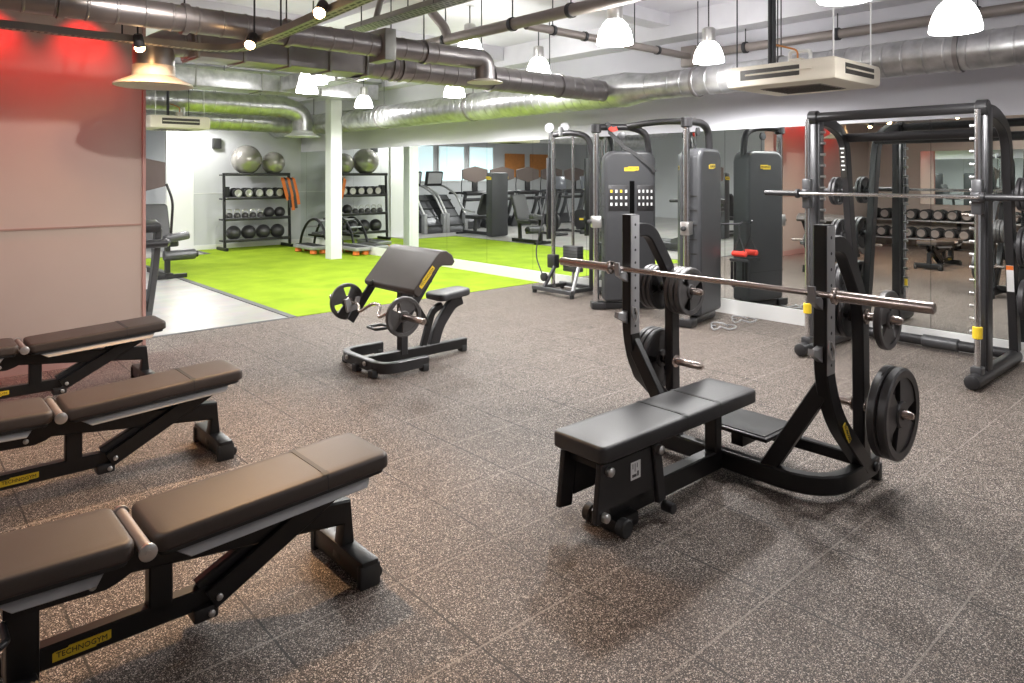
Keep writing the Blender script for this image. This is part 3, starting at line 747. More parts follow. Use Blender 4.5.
# ------------------------------------------------------------------ slim pulley station at the mirror
def pulley_station():
    t = thing('pulley_station', 'slim single pulley station with chrome rods standing where rubber meets turf', 'pulley machine', (-6.60,6.76,0), 0)
    # base plate: H frame
    MB().bar([(-.30,-.22,.07),(.42,-.22,.07)], .05, .07, (0,0,1)).build('front_foot', 'graphite', t)
    MB().bar([(-.30,.30,.07),(.42,.30,.07)], .05, .07, (0,0,1)).build('rear_foot', 'graphite', t)
    for x in (-.2,.32):
        MB().bar([(x,-.22,.07),(x,.30,.07)], .05, .06, (0,0,1)).build('base_rail', 'charcoal', t)
    for (x,y) in ((-.28,-.22),(.40,-.22),(-.28,.30),(.40,.30)):
        MB().cyl((x,y,0),(x,y,.05), .03, 14, .005).build('foot_pad', 'rubber', t)
    for (x,y) in ((-.10,-.05),(.12,.10)):
        MB().cyl((x,y,.08),(x,y,2.10), .028 if x<0 else .02, 16).build('guide_rod', 'chrome', t)
    MB().tube([(-.10,-.05,2.10),(.10,.08,2.13),(.30,.20,2.08),(.34,.23,1.85),(.34,.23,.08)], .04, 14, .14).build('arch', 'charcoal', t)
    for x in (-.17,.02):
        MB().lathe([(.02,-.016),(.062,-.016),(.053,0),(.062,.016),(.02,.016)], (x,-.05 if x < 0 else .05,2.20), (.5,-.86,0), 24).build('pulley_wheel', 'grey_steel', t, 'pale pulley wheel')
        MB().box((x,-.03,2.14), (.03,.05,.12), bev=.005).build('pulley_bracket', 'grey_steel', t)
    st = MB().box((.12,.10,.46), (.26,.12,.34), bev=.008).build('weight_stack', 'graphite', t)
    for k in range(8):
        MB().box((.12,.10,.315+k*.042), (.264,.124,.006)).build('stack_gap', 'text_black', st)
    MB().box((-.10,-.05,.42), (.14,.10,.18), bev=.015).build('carriage', 'charcoal', t)
    MB().box((-.24,.05,1.25), (.03,.16,1.1), bev=.008).build('back_panel', 'charcoal', t)
    MB().tube([(-.17,-.05,2.13),(-.19,-.07,1.35),(-.30,-.10,.80),(-.34,-.16,.50),(-.16,-.20,.26)], .009, 8, .2).build('cable', 'rod', t)
    MB().bar([(-.10,-.22,.09),(-.02,-.10,.36)], .04, .04, (1,0,0)).build('foot_brace', 'graphite', t)
    MB().bar([(.40,-.20,.09),(.28,.05,.40)], .04, .04, (1,0,0)).build('foot_brace', 'grey_steel', t)
    MB().lathe([(.02,0),(.055,.01),(.055,.05),(.02,.06)], (-.12,-.17,.22), (0,-1,0), 16).build('low_pulley', 'rubber', t)
    return t
pulley_station()

# ------------------------------------------------------------------ ball and dumbbell rack at the far wall
RX, RY0, RY1 = -14.90, 5.27, 6.66
def rack():
    t = thing('storage_rack', 'dark four-shelf rack of balls and dumbbells against the white far wall', 'rack', (RX,(RY0+RY1)/2,0))
    W = (RY1-RY0)/2
    for sy in (-1,1):
        MB().bar([(.18,W*sy,.0),(.12,W*sy,1.60)], .05, .05, (0,1,0)).build('post', 'black', t)
        MB().bar([(-.22,W*sy,.04),(.30,W*sy,.04)], .06, .06, (0,0,1)).build('foot', 'black', t)
    for z in (.19,.63,1.06,1.555):
        s = MB().box((.02,0,z), (.36,2*W,.03), bev=.005).build('shelf', 'black', t)
        MB().box((.20,0,z+.02), (.02,2*W,.06), bev=.004).build('shelf_lip', 'charcoal', s)
    return t
rack()
def ball(r, loc, mat, name, label, group):
    mb = MB(); n = 18
    mb.lathe([(r*math.sin(PI*i/n), -r*math.cos(PI*i/n)) for i in range(n+1)], (0,0,0), (.3,.2,1), 28)
    # moulded rings round the ball
    o = mb.build(name, mat); o.location = loc
    tag(o, label, 'exercise ball' if 'stab' in name else 'medicine ball', group)
    return o
SH = [z+.015 for z in (.19,.63,1.06,1.555)]
ball(.31, (RX+.04,RY0+.50,SH[3]+.31), 'ball', 'stability_ball', 'larger silver stability ball on top of the far rack', 'stability balls')
ball(.245, (RX+.04,RY0+1.08,SH[3]+.245), 'ball', 'stability_ball', 'smaller silver stability ball on top of the far rack', 'stability balls')
pos4 = ['first from the wall-speaker side','second from the wall-speaker side','third from the wall-speaker side','last, under the orange bands']
for i in range(4):
    ball(.15, (RX+.03,RY0+.23+i*.315,SH[0]+.15), 'iron', 'medicine_ball', 'black ball on the bottom shelf of the rack, '+pos4[i], 'medicine balls on the bottom shelf')
def dumbbell_mesh(r, L, seg=20):
    h = L*.28
    return MB().lathe([(r*.55,-L/2),(r*.92,-L/2+.004),(r,-L/2+.02),(r,-L/2+h-.01),(r*.9,-L/2+h),(.016,-L/2+h+.004),(.018,0),(.016,L/2-h-.004),(r*.9,L/2-h),(r,L/2-h+.01),(r,L/2-.02),(r*.92,L/2-.004),(r*.55,L/2)], (0,0,0), (1,0,0), seg)
def dumbbell(r, L, face):
    t = bpy.data.objects.new('dumbbell', None); COL.objects.link(t); t.empty_display_size = .1
    dumbbell_mesh(r, L).build('dumbbell_body', 'rubber', t)
    for sx in (-1,1):
        MB().lathe([(r*.70,0),(r*.70,.004),(r*.4,.006),(r*.3,.003)], (L/2-.001 if sx>0 else -L/2+.001,0,0), (sx,0,0), 20).build('end_disc', face, t)
    return t
order = ['first','second','third','fourth','fifth','sixth']
d0 = dumbbell(.108, .30, 'silver')
for i in range(6):
    o = d0 if i == 0 else dup(d0)
    o.location = (RX+.06,RY0+.295+i*.222-.03,SH[2]+.109)
    tag(o, 'pale-faced round dumbbell on the second shelf, %s from the black box end' % order[i], 'dumbbell', 'round dumbbells on the second shelf')
bx = MB().box((0,0,.12), (.16,.09,.24), bev=.012); bx = bx.build('speaker_box', 'rubber'); bx.location = (RX+.05,RY0+.075,SH[2]+.002); tag(bx, 'small black box at the end of the dumbbell shelf', 'box')
def kettlebell():
    t = bpy.data.objects.new('kettlebell', None); COL.objects.link(t)
    r = .072
    MB().lathe([(r*.55,0)]+[(r*math.sin(a),r*.85-r*math.cos(a)) for a in [.6+.2*k for k in range(12)]], (0,0,0), (0,0,1), 20).build('bell', 'iron_worn', t)
    MB().tube([(0,-.045,.115),(0,-.055,.16),(0,-.03,.195),(0,.03,.195),(0,.055,.16),(0,.045,.115)], .013, 8, .02).build('handle', 'silver', t)
    return t
k0 = kettlebell()
for i in range(5):
    o = k0 if i == 0 else dup(k0)
    o.location = (RX+.06,RY0+.13+i*.165,SH[1]+.001)
    tag(o, 'small grey kettlebell with shiny handle on the third shelf, %s from the speaker side' % order[i], 'kettlebell', 'kettlebells on the third shelf')
for i in range(2):
    ball(.115, (RX+.04,RY0+.985+i*.235,SH[1]+.115), 'iron', 'medicine_ball', 'small black ball on the third shelf, %s' % ('beside the kettlebells','at the end under the bands')[i], 'small balls on the third shelf')
bd = thing('resistance_bands', 'orange and grey resistance bands hung over the rack end beside the silver balls', 'exercise bands', (RX+.27,RY1-.10,0))
for i,(y,m,z0) in enumerate(((-.06,'orange',1.02),(.0,'graphite',.86),(.06,'orange',.80),(.12,'graphite',.84),(.18,'orange',.92))):
    MB().bar([(-.04,y-.06,1.47),(.02,y-.05,1.47),(.05,y+.02,1.15),(.05,y+.06,z0)], .012, .075, (1,0,0), .05).build('band', m, bd, m.replace('graphite','grey')+' band')
ws = MB().box((FX+.05,5.30,2.22), (.09,.17,.22), bev=.01).build('wall_speaker', 'rubber'); tag(ws, 'black loudspeaker on the white far wall above the rack', 'speaker')

# aerobic steps on the turf
def step_platform():
    t = bpy.data.objects.new('aerobic_step', None); COL.objects.link(t)
    MB().pad(.36, .90, .07, .06, .015, Matrix.Translation((0,-.45,.085))).build('deck', 'grey_steel', t)
    MB().box((0,0,.157), (.28,.80,.006), bev=.002).build('grip_mat', 'rubber', t)
    for sy in (-1,1):
        for sx in (-1,1):
            MB().lathe([(.055,0),(.07,.01),(.06,.086)], (.10*sx,.33*sy,0), (0,0,1), 16).build('riser', 'orange', t, 'orange riser foot')
    return t
s0 = step_platform(); s0.location = (-13.32,6.46,.010); s0.rotation_euler = (0,0,PI/2)
tag(s0, 'grey aerobic step on orange risers on the turf by the mirror', 'aerobic step')
s1 = dup(s0, (-12.58,6.985,.010), 'grey aerobic step partly behind the white column', rot=(0,0,PI/2)); 
# arched core trainer behind the column
ar = thing('arched_trainer', 'black arched frame trainer between the aerobic step and the mirror', 'exercise frame', (-13.74,6.90,.008))
for sy in (-1,1):
    MB().tube([(-.66,.16*sy,.02),(-.56,.16*sy,.30),(-.32,.15*sy,.56),(0,.14*sy,.66),(.32,.15*sy,.56),(.56,.16*sy,.30),(.66,.16*sy,.02)], .028, 10, .2).build('arch_rail', 'black', ar)
for x,z in ((-.42,.47),(-.15,.62),(.15,.62),(.42,.47)):
    MB().cyl((x,-.15,z-.015),(x,.15,z-.015), .02, 12).build('rung', 'grey_steel', ar)
MB().pad(.24, .46, .05, .05, .015, Matrix.Translation((-.23,0,.30)) @ Matrix.Rotation(-PI/2,4,'Z')).build('saddle', 'graphite', ar)
MB().bar([(-.55,0,.27),(.55,0,.27)], .04, .05, (0,0,1)).build('cross_rail', 'black', ar)
# ------------------------------------------------------------------ cardio floor
def treadmill(loc, rz, label, group='treadmills'):
    """front (console) at +x, user faces +x"""
    t = thing('treadmill', label, 'treadmill', loc, rz, group)
    MB().box((-1.05,0,.10), (1.9,.80,.14), bev=.03).build('deck', 'charcoal', t)
    MB().box((-1.05,0,.176), (1.7,.52,.012), bev=.003).build('belt', 'rubber', t)
    hood = MB().prism([(-.35,.0),(.12,.0),(.10,.20),(-.05,.30),(-.32,.22)], (0,0,.02), (1,0,0), (0,0,1), (0,1,0), .78).build('motor_hood', 'graphite', t)
    for sy in (-1,1):
        MB().bar([(.02,.37*sy,.02),(.30,.37*sy,.62),(.40,.37*sy,1.02)], .06, .10, (0,1,0), .2).build('upright', 'graphite', t)
        h = MB().tube([(.40,.37*sy,1.02),(.20,.37*sy,1.05),(-.35,.37*sy,1.03)], .034, 12, .1).build('handrail', 'charcoal', t)
    MB().box((.38,0,1.04), (.20,.78,.10), Matrix.Rotation(.25,4,'Y'), .03).build('console_tray', 'charcoal', t)
    MB().tube([(.44,-.30,.86),(.46,-.30,.86),(.46,.44,.86),(.44,.44,.86)], .045, 12).build('front_bar', 'charcoal', t)
    cs = MB().prism([(-.45,-.13),(0,-.24),(.45,-.125),(.45,.125),(0,.22),(-.45,.13)], (.36,0,1.58), (0,1,0), (0,0,1), (1,0,0), .05).build('console', 'screen_back', t, 'brown-grey flat back of the screen')
    MB().box((.333,0,1.575), (.006,.74,.26)).build('screen', 'screen', cs)
    MB().box((.35,0,1.24), (.06,.18,.36), bev=.01).build('console_neck', 'charcoal', t)
    MB().tube([(.38,.46,1.48),(.40,.52,1.30),(.40,.50,.95)], .014, 8, .1).build('side_loop', 'charcoal', t)
    return t
tm = treadmill((-8.42,1.81,-.003), 0., 'nearest treadmill, flat brown screen back and leaning post poking out past the tan wall')
names = ['beside the stair climbers','second from the stair climbers','third from the stair climbers','next to last in the far row','last in the far row']
for i in range(5):
    dup(tm, (-16.1,1.75-i*1.02,-.003), 'treadmill in the far row seen in the mirror, '+names[i])
def climber(loc, label):
    t = thing('stair_climber', label, 'stair climber', loc, 0, 'stair climbers')
    MB().prism([(-.75,0),(.45,0),(.45,.12),(.30,.35),(-.35,1.0),(-.75,1.0)], (0,0,.0), (1,0,0), (0,0,1), (0,1,0), .5).build('body', 'graphite', t)
    for k in range(4):
        MB().box((.32-.2*k,0,.20+.22*k), (.24,.52,.04), bev=.006).build('step', 'rubber', t)
    for sy in (-1,1):
        MB().box((.42,.31*sy,.26), (.16,.10,.52), bev=.02).build('front_pillar', 'grey_steel', t)
        MB().tube([(.42,.31*sy,.50),(.0,.31*sy,1.02),(-.5,.31*sy,1.22),(-.7,.31*sy,1.25)], .03, 10, .15).build('handrail', 'silver', t)
    MB().box((-.62,0,1.45), (.10,.56,.42), Matrix.Rotation(.2,4,'Y'), .03).build('console', 'charcoal', t)
    MB().box((-.565,0,1.46), (.01,.46,.30), Matrix.Rotation(.2,4,'Y')).build('screen', 'grey_steel', t)
    return t
c0 = climber((-15.9,3.35,-.003), 'stair climber nearest the far wall, seen in the mirror beside the column')
dup(c0, (-15.9,2.62,-.003), 'stair climber next to the treadmill row, seen in the mirror')
def bike(loc, rz, label):
    t = thing('exercise_bike', label, 'exercise bike', loc, rz, 'exercise bikes')
    MB().bar([(-.5,0,.05),(.5,0,.05)], .06, .08, (0,0,1)).build('base_beam', 'charcoal', t)
    for x in (-.48,.48): MB().cyl((x,-.28,.04),(x,.28,.04), .035, 12, .005).build('foot', 'black', t)
    MB().bar([(-.15,0,.3),(-.30,0,.95)], .06, .06, (0,1,0)).build('seat_post', 'graphite', t)
    MB().pad(.22, .28, .06, .08, .02, Matrix.Translation((-.18,0,.94)) @ Matrix.Rotation(PI/2,4,'Z'), taper=.3).build('saddle', 'vinyl_pad', t)
    MB().lathe([(.02,-.04),(.26,-.04),(.28,0),(.26,.04),(.02,.04)], (.22,0,.38), (0,1,0), 28).build('flywheel_cover', 'charcoal', t)
    MB().bar([(.10,0,.1),(.40,0,1.15)], .07, .07, (0,1,0)).build('mast', 'graphite', t)
    MB().tube([(.10,-.25,1.10),(.40,-.25,1.12),(.42,0,1.12),(.40,.25,1.12),(.10,.25,1.10)], .018, 8, .08).build('handlebar', 'rubber', t)
    MB().box((.45,0,1.36), (.06,.46,.34), Matrix.Rotation(-.2,4,'Y'), .02).build('console', 'screen', t)
    MB().box((.30,.048,.38), (.14,.004,.05)).build('badge', 'yellow', t)
    return t
k0 = bike((-13.2,1.4,-.003), 0, 'exercise bike in front of the treadmill row, nearer the weight tower machine')
dup(k0, (-13.2,.35,-.003), 'exercise bike in front of the treadmill row, middle one')
dup(k0, (-13.2,-.7,-.003), 'exercise bike in front of the treadmill row, nearest the tan wall')
# selectorised machine whose tall shield shows in the mirror, and one with roller pads beyond the wall edge
def stack_machine(loc, rz, label):
    t = thing('strength_machine', label, 'strength machine', loc, rz, 'pin-loaded strength machines')
    sh = MB().box((0,.0,.82), (.24,.56,1.60), bev=.05).build('tower_shield', 'shield', t)
    logo(sh, (0,.282,1.48), (-1,0,0), (0,0,1), .20, .08)
    logo(sh, (0,-.282,1.48), (1,0,0), (0,0,1), .20, .08)
    MB().bar([(.1,0,.06),(1.35,0,.06)], .08, .10, (0,0,1)).build('base_beam', 'charcoal', t)
    MB().bar([(1.30,-.3,.04),(1.30,.3,.04)], .06, .06, (0,0,1)).build('foot', 'charcoal', t)
    MB().bar([(.9,0,.06),(.85,0,.42)], .08, .08, (0,1,0)).build('seat_post', 'graphite', t)
    MB().pad(.42, .46, .09, .06, .025, Matrix.Translation((1.08,0,.42)) @ Matrix.Rotation(PI/2,4,'Z')).build('seat_pad', 'vinyl_pad', t)
    MB().pad(.40, .60, .09, .06, .025, Matrix.Translation((.52,0,.52)) @ Matrix.Rotation(PI/2,4,'Z') @ Matrix.Rotation(math.radians(68),4,'X')).build('back_pad', 'vinyl_pad', t)
    MB().tube([(.5,-.33,.62),(.95,-.33,.66),(1.1,-.33,.85)], .025, 10, .08).build('arm', 'grey_steel', t)
    MB().tube([(.5,.33,.62),(.95,.33,.66),(1.1,.33,.85)], .025, 10, .08).build('arm', 'grey_steel', t)
    return t
stack_machine((-13.6,2.75,-.003), PI, 'pin-loaded machine with a tall plain shield and yellow plate, seen in the mirror')
sm = [o for o in COL.objects if o.name == 'strength_machine'][0]
dup(sm, (-9.6,-.9,-.003), 'pin-loaded machine behind the nearest treadmill, seen in the mirror between the cable towers', rot=(0,0,-PI/2))
dup(sm, (-11.6,-3.0,-.003), 'pin-loaded machine deepest in the cardio floor, seen in the mirror between the cable towers', rot=(0,0,.4))
def leg_machine():
    t = thing('leg_machine', 'leg machine with grey roller pad on black post beyond the tan wall edge', 'strength machine', (-11.52,3.26,-.003), 0)
    MB().bar([(-.9,0,.05),(.15,0,.05)], .08, .10, (0,0,1)).build('base_beam', 'black', t)
    MB().bar([(.10,-.22,.04),(.10,.25,.04)], .06, .07, (0,0,1)).build('foot', 'black', t)
    MB().bar([(.02,0,.06),(.02,0,.60)], .07, .08, (0,1,0)).build('post', 'black', t)
    MB().lathe([(.03,0),(.075,.01),(.08,.03),(.08,.44),(.075,.46),(.03,.47)], (.02,-.06,.345), (0,1,0), 22).build('roller_pad', 'graphite', t)
    MB().lathe([(.02,0),(.05,.0),(.05,.03),(.02,.03)], (.02,.41,.345), (0,1,0), 14).build('roller_cap', 'black', t)
    MB().box((.02,.13,.62), (.16,.36,.12), Matrix.Rotation(.15,4,'X'), .03).build('thigh_pad', 'graphite', t)
    MB().pad(.44, .46, .09, .06, .025, Matrix.Translation((-.12,0,.46)) @ Matrix.Rotation(PI/2,4,'Z')).build('seat_pad', 'vinyl_pad', t)
    MB().pad(.42, .62, .09, .06, .025, Matrix.Translation((-.58,0,.50)) @ Matrix.Rotation(PI/2,4,'Z') @ Matrix.Rotation(math.radians(70),4,'X')).build('back_pad', 'vinyl_pad', t)
    MB().bar([(-.66,0,.05),(-.72,0,1.0)], .06, .08, (0,1,0)).build('back_post', 'black', t)
    return t
leg_machine()
# far wall of the cardio floor: frosted panes and timber panels
for i in range(5):
    w = thing('window_%d' % (i+1), 'frosted bright pane on the far wall of the cardio floor', 'window', (-20.19,3.3-i*1.35,0)); w['kind'] = 'structure'
    MB().box((0,0,1.95), (.02,1.1,1.2)).build('pane', 'frost', w)
    for sy in (-1,1): MB().box((.01,.57*sy,1.95), (.04,.05,1.3), bev=.004).build('window_frame', 'skirting', w)
    for z in (1.33,2.57): MB().box((.01,0,z), (.04,1.19,.05), bev=.004).build('window_frame', 'skirting', w)
for i in range(2):
    struct('trim_%d' % (8+i), MB().box((-20.17,-3.75-i*1.3,1.9), (.04,1.0,.9), bev=.005), 'wood', 'orange timber wall panel')

# ------------------------------------------------------------------ dumbbell rack behind the benches (seen in the mirror)
dr = thing('dumbbell_rack', 'two-tier dark rack full of dumbbells along the tan wall, seen in the mirror', 'rack', (-4.9,-2.3,0))
for x in (-1.75,0,1.75):
    MB().bar([(x,-.31,.0),(x,-.31,.80)], .06, .08, (1,0,0)).build('post', 'charcoal', dr)
    MB().bar([(x,-.28,.04),(x,.32,.04)], .06, .08, (0,0,1)).build('foot', 'charcoal', dr)
for z,y in ((.20,.10),(.58,-.08)):
    MB().box((0,y,z), (3.6,.34,.03), None, .004).build('tier', 'grey_steel', dr)
db = dumbbell(.115,.34,'pipe')
cnt = 0
for tier,(z,y) in enumerate(((.331,-2.20),(.711,-2.38))):
    for k in range(13):
        o = db if cnt == 0 else dup(db)
        cnt += 1
        o.location = (-6.5+k*.265, y, z); o.rotation_euler = (0,0,PI/2)
        tag(o, 'dark dumbbell on the %s tier of the dumbbell rack, number %d from the tan corner' % (('lower','upper')[tier], k+1), 'dumbbell', 'dumbbells on the two-tier rack')

# ------------------------------------------------------------------ ceiling services
def ribs(pts, r, step=.14, h=.0045, fil=0.):
    pts = fillet(pts, fil, 8); P_, R_ = [], []
    for i in range(len(pts)-1):
        a, b = pts[i], pts[i+1]; L = (b-a).length; d = (b-a)/max(L,1e-6)
        P_.append(a); R_.append(r)
        if L > step*2:
            n = int(L/step)
            for k in range(1, n):
                s = L*k/n
                for q, hh in ((-.009,0),(-.004,h),(.004,h),(.009,0)):
                    P_.append(a+d*(s+q)); R_.append(r+hh)
    P_.append(pts[-1]); R_.append(r)
    return P_, R_
def duct_part(name, pts, r, parent, mat='duct', step=.14, fil=0., seg=28):
    P_, R_ = ribs(pts, r, step, fil=fil)
    return MB().tube(P_, R_, seg).build(name, mat, parent)
def rod(parent, x, y, z, mat='rod'):
    MB().cyl((x,y,z),(x,y,CZ), .006, 6).build('hanger_rod', mat, parent)
def clamp(parent, c, ax, r):
    MB().lathe([(r+.001,-.018),(r+.012,-.018),(r+.012,.018),(r+.001,.018)], c, ax, 28, closed=True).build('hanger_band', 'duct_dark', parent)
DY = 6.62; DZ = 2.58
md = thing('main_duct', 'big silver spiral duct running along the mirror wall above the machines', 'air duct', (0,0,0))
duct_part('wide_run', [(-15.7,DY,DZ),(-5.42,DY,DZ)], .20, md)
MB().lathe([(.20,0),(.206,.0),(.206,.03),(.158,.36),(.158,.40),(.152,.40)], (-5.42,DY,DZ), (1,0,0), 28).build('reducer', 'duct', md)
duct_part('narrow_run', [(-5.03,DY,DZ),(3.95,DY,DZ)], .152, md, step=.16)
for x in (-13.5,-10.8,-8.3): clamp(md, (x,DY,DZ), (1,0,0), .203); rod(md, x, DY, DZ+.2)
for x in (-4.4,-3.45,-1.9,-.4): clamp(md, (x,DY,DZ), (1,0,0), .155); rod(md, x, DY, DZ+.15)
bdct = thing('branch_duct', 'dark round branch duct joining the big duct, squared where it crosses the wall end', 'air duct', (0,0,0))
BDX = -5.62
duct_part('round_run', [(BDX,3.22,2.57),(BDX,DY-.10,2.57)], .125, bdct, 'duct_dark', .16)
MB().box((BDX,2.46,2.57), (.34,1.45,.24), bev=.006).build('square_run', 'duct_dark', bdct)
for y in (1.76,2.1,2.46,2.82,3.17):
    MB().box((BDX,y,2.57), (.37,.02,.27), bev=.003).build('flange', 'tray', bdct)
MB().lathe([(.16,0),(.125,.12)], (BDX,3.16,2.57), (0,1,0), 24).build('transition', 'duct_dark', bdct)
for y in (2.3,3.6,4.7,5.7): rod(bdct, BDX-.13, y, 2.6); clamp(bdct, (BDX,max(y,3.5),2.57), (0,1,0), .128)
dfs = thing('ceiling_diffuser', 'wide gold-lit bell diffuser hanging at the end of the square duct by the tan wall', 'air diffuser', (BDX,1.50,2.22))
MB().lathe([(.13,.045),(.26,0),(.268,.004),(.262,.018),(.17,.062),(.145,.075),(.142,.15),(.128,.152),(.125,.07)], (0,0,0), (0,0,1), 40, closed=True).build('bell', 'cream', dfs)
MB().cyl((0,0,.14),(0,0,.33), .14, 28).build('neck', 'duct_dark', dfs)
MB().lathe([(.02,0),(.11,0),(.12,.01),(.02,.03)], (0,0,.02), (0,0,1), 24).build('core', 'cream', dfs)
duct_part('flexible_elbow', [(.0,.0,.27),(0,.10,.33),(0,.24,.35)], .105, dfs, 'duct_dark', .04, .05)
ud = thing('upper_duct', 'long slim ribbed duct crossing over the tan wall and ending in a down-turned elbow', 'air duct', (0,0,0))
UDX = -4.92
duct_part('long_run', [(UDX,-2.6,2.60),(UDX,3.78,2.60),(UDX+.05,4.02,2.60),(UDX+.05,4.02,2.42)], .088, ud, 'duct_dark', .16, .13)
MB().box((UDX,3.0,2.60), (.25,.10,.25), bev=.004).build('square_collar', 'tray', ud)
MB().lathe([(.09,0),(.155,-.02),(.16,-.03),(.10,-.03)], (UDX+.05,4.02,2.42), (0,0,1), 28).build('outlet_disc', 'cream', ud)
for y in (.3,.8,1.5,2.2,3.4): rod(ud, UDX, y, 2.68); clamp(ud, (UDX,y,2.60), (0,1,0), .09)
# ducts over the turf
tdct = thing('turf_duct', 'upper silver duct over the turf turning down into a white bell diffuser', 'air duct', (0,0,0))
duct_part('long_run', [(-12.75,-3,2.83),(-12.75,5.72,2.83),(-12.75,6.02,2.70),(-12.75,6.02,2.38)], .19, tdct, 'duct', .2, .22)
MB().lathe([(.19,.10),(.20,.09),(.205,.06),(.33,0),(.33,-.015),(.14,-.02)], (-12.75,6.02,2.30), (0,0,1), 32).build('bell', 'column', tdct)
for y in (2.8,3.6,4.4,5.2): rod(tdct, -12.75, y, 3.0)
td2 = thing('turf_duct', 'lower silver duct over the turf joining the big wall duct', 'air duct', (0,0,0))
duct_part('long_run', [(-13.4,-3,2.58),(-13.4,DY-.15,2.58)], .19, td2, 'duct', .2)
for y in (3.2,4.6,5.8): rod(td2, -13.4, y, 2.75)
# flat rectangular duct glimpsed high over the turf
hd = thing('flat_duct', 'flat pale duct high above the turf ducts', 'air duct', (0,0,0))
MB().box((-11.2,3.6,3.02), (.5,6.,.26), bev=.006).build('run', 'duct', hd)
for y in (1.5,2.5,3.5,4.5,5.5): MB().box((-11.2,y,3.02), (.53,.02,.29)).build('flange', 'tray', hd)
for y in (2.,4.,6.): rod(hd, -11.2, y, 3.1)
fd = thing('flat_duct', 'pale square duct crossing above the white column', 'air duct', (0,0,0))
MB().box((-9.1,4.9,3.0), (3.5,.32,.22), bev=.006).build('run', 'duct', fd)
for x in (-10.8,-9.9,-9.,-8.1): MB().box((x,4.9,3.0), (.02,.35,.25)).build('flange', 'tray', fd)
for x in (-10.3,-8.4): rod(fd, x, 4.9, 3.1)

# suspended air conditioners
def ac_unit(loc, w, d, h, label):
    t = thing('air_conditioner', label, 'air conditioner', loc, 0, 'suspended air conditioners')
    MB().box((0,0,h/2), (w,d,h), bev=.035).build('casing', 'cream', t)
    MB().box((-w*.08,-d/2+.003,h*.55), (w*.55,.014,h*.46), bev=.004).build('air_slot', 'vent_dark', t)
    MB().box((0,-d/2-.006,h*.55), (w*.60,.012,.012), Matrix.Rotation(.4,4,'X')).build('louvre', 'cream', t)
    MB().box((w/2-.003,0,h*.55), (.014,d*.62,h*.46), bev=.004).build('air_slot', 'vent_dark', t)
    MB().box((w/2+.006,0,h*.55), (.012,d*.60,.012), Matrix.Rotation(.4,4,'Y')).build('louvre', 'cream', t)
    g = MB().box((0,0,.001), (w*.55,d*.55,.012), bev=.004).build('intake_grille', 'pipe', t)
    for k in range(9):
        MB().box((0,-d*.24+k*d*.06,-.006), (w*.53,.006,.006)).build('grille_bar', 'vent_dark', g)
    for sx in (-1,1):
        for sy in (-1,1):
            MB().cyl((w*.44*sx,d*.40*sy,h),(w*.44*sx,d*.40*sy,CZ-loc[2]), .006, 6).build('hanger_rod', 'rod' if sx < 0 else 'rod_white', t)
    MB().box((-w*.12,d*.15,h+.05), (.11,.10,.09), bev=.008).build('junction_box', 'cream', t)
    MB().tube([(-w*.12,d*.15,h+.09),(-w*.12,d*.15,h+.17),(-w*.28,d*.1,h+.22),(-w*.35,d*.05,h+.24)], .008, 8, .05).build('copper_pipe', 'wood', t)
    MB().tube([(-w*.02,d*.2,h),(-w*.02,d*.2,h+.16),(-w*.22,d*.2,h+.17),(-w*.22,d*.2,h)], .016, 10, .03).build('white_pipe', 'skirting', t)
    for dx in (-.018,.018):
        MB().cyl((-w*.30+dx,d*.0,h*.9),(-w*.30+dx,d*.0,CZ-loc[2]), .017, 8).build('riser_pipe', 'rod', t)
    return t
ac_unit((-2.74,5.62,2.275), .90, .84, .175, 'cream cassette air conditioner hanging before the big duct above the smith machine')
ac_unit((-12.13,3.52,2.29), .86, .9, .20, 'cream air conditioner hanging over the turf edge beside the tan wall')

# pipes
p3 = thing('ceiling_pipe', 'thick brown pipe under the ceiling crossing above the preacher bench', 'pipe', (0,0,0))
MB().tube([(-7.0,4.42,2.98),(2.,4.42,2.98)], .055, 16).build('run', 'pipe', p3)
for x in (-6.,-4.95,-4.2,-3.2): rod(p3, x, 4.42, 3.03); MB().lathe([(.056,-.02),(.066,-.02),(.066,.02),(.056,.02)], (x,4.42,2.98), (1,0,0), 18, closed=True).build('pipe_clip', 'rod', p3)
MB().tube([(-5.95,4.42,2.98),(-6.0,4.40,3.12),(-6.1,4.30,3.28),(-6.1,4.3,3.45)], .05, 14, .06).build('riser', 'pipe', p3)
p1 = thing('ceiling_pipe', 'brown pipe running from the thick pipe to the mirror wall behind the pendant lamps', 'pipe', (0,0,0))
MB().tube([(-4.85,4.5,2.965),(-4.85,7.1,2.965)], .04, 14).build('run', 'pipe', p1)
for y in (4.85,5.3,5.8,6.5): MB().lathe([(.041,-.018),(.05,-.018),(.05,.018),(.041,.018)], (-4.85,y,2.965), (0,1,0), 16, closed=True).build('pipe_clip', 'rod', p1)
for y in (4.85,6.1): rod(p1, -4.85, y, 3.0)
MB().box((-4.85,7.14,2.965), (.20,.1,.24), bev=.008).build('wall_plate', 'pipe', p1)
p2 = thing('ceiling_pipe', 'brown pipe fixed along the wall just above the big duct', 'pipe', (0,0,0))
MB().tube([(-4.7,7.08,2.965),(3.95,7.08,2.965)], .048, 16).build('run', 'pipe', p2)
for x in (-4.1,-3.1,-1.9,-.9): rod(p2, x, 7.08, 3.0); MB().lathe([(.05,-.02),(.062,-.02),(.062,.02),(.05,.02)], (x,7.08,2.965), (1,0,0), 18, closed=True).build('pipe_clip', 'rod', p2)

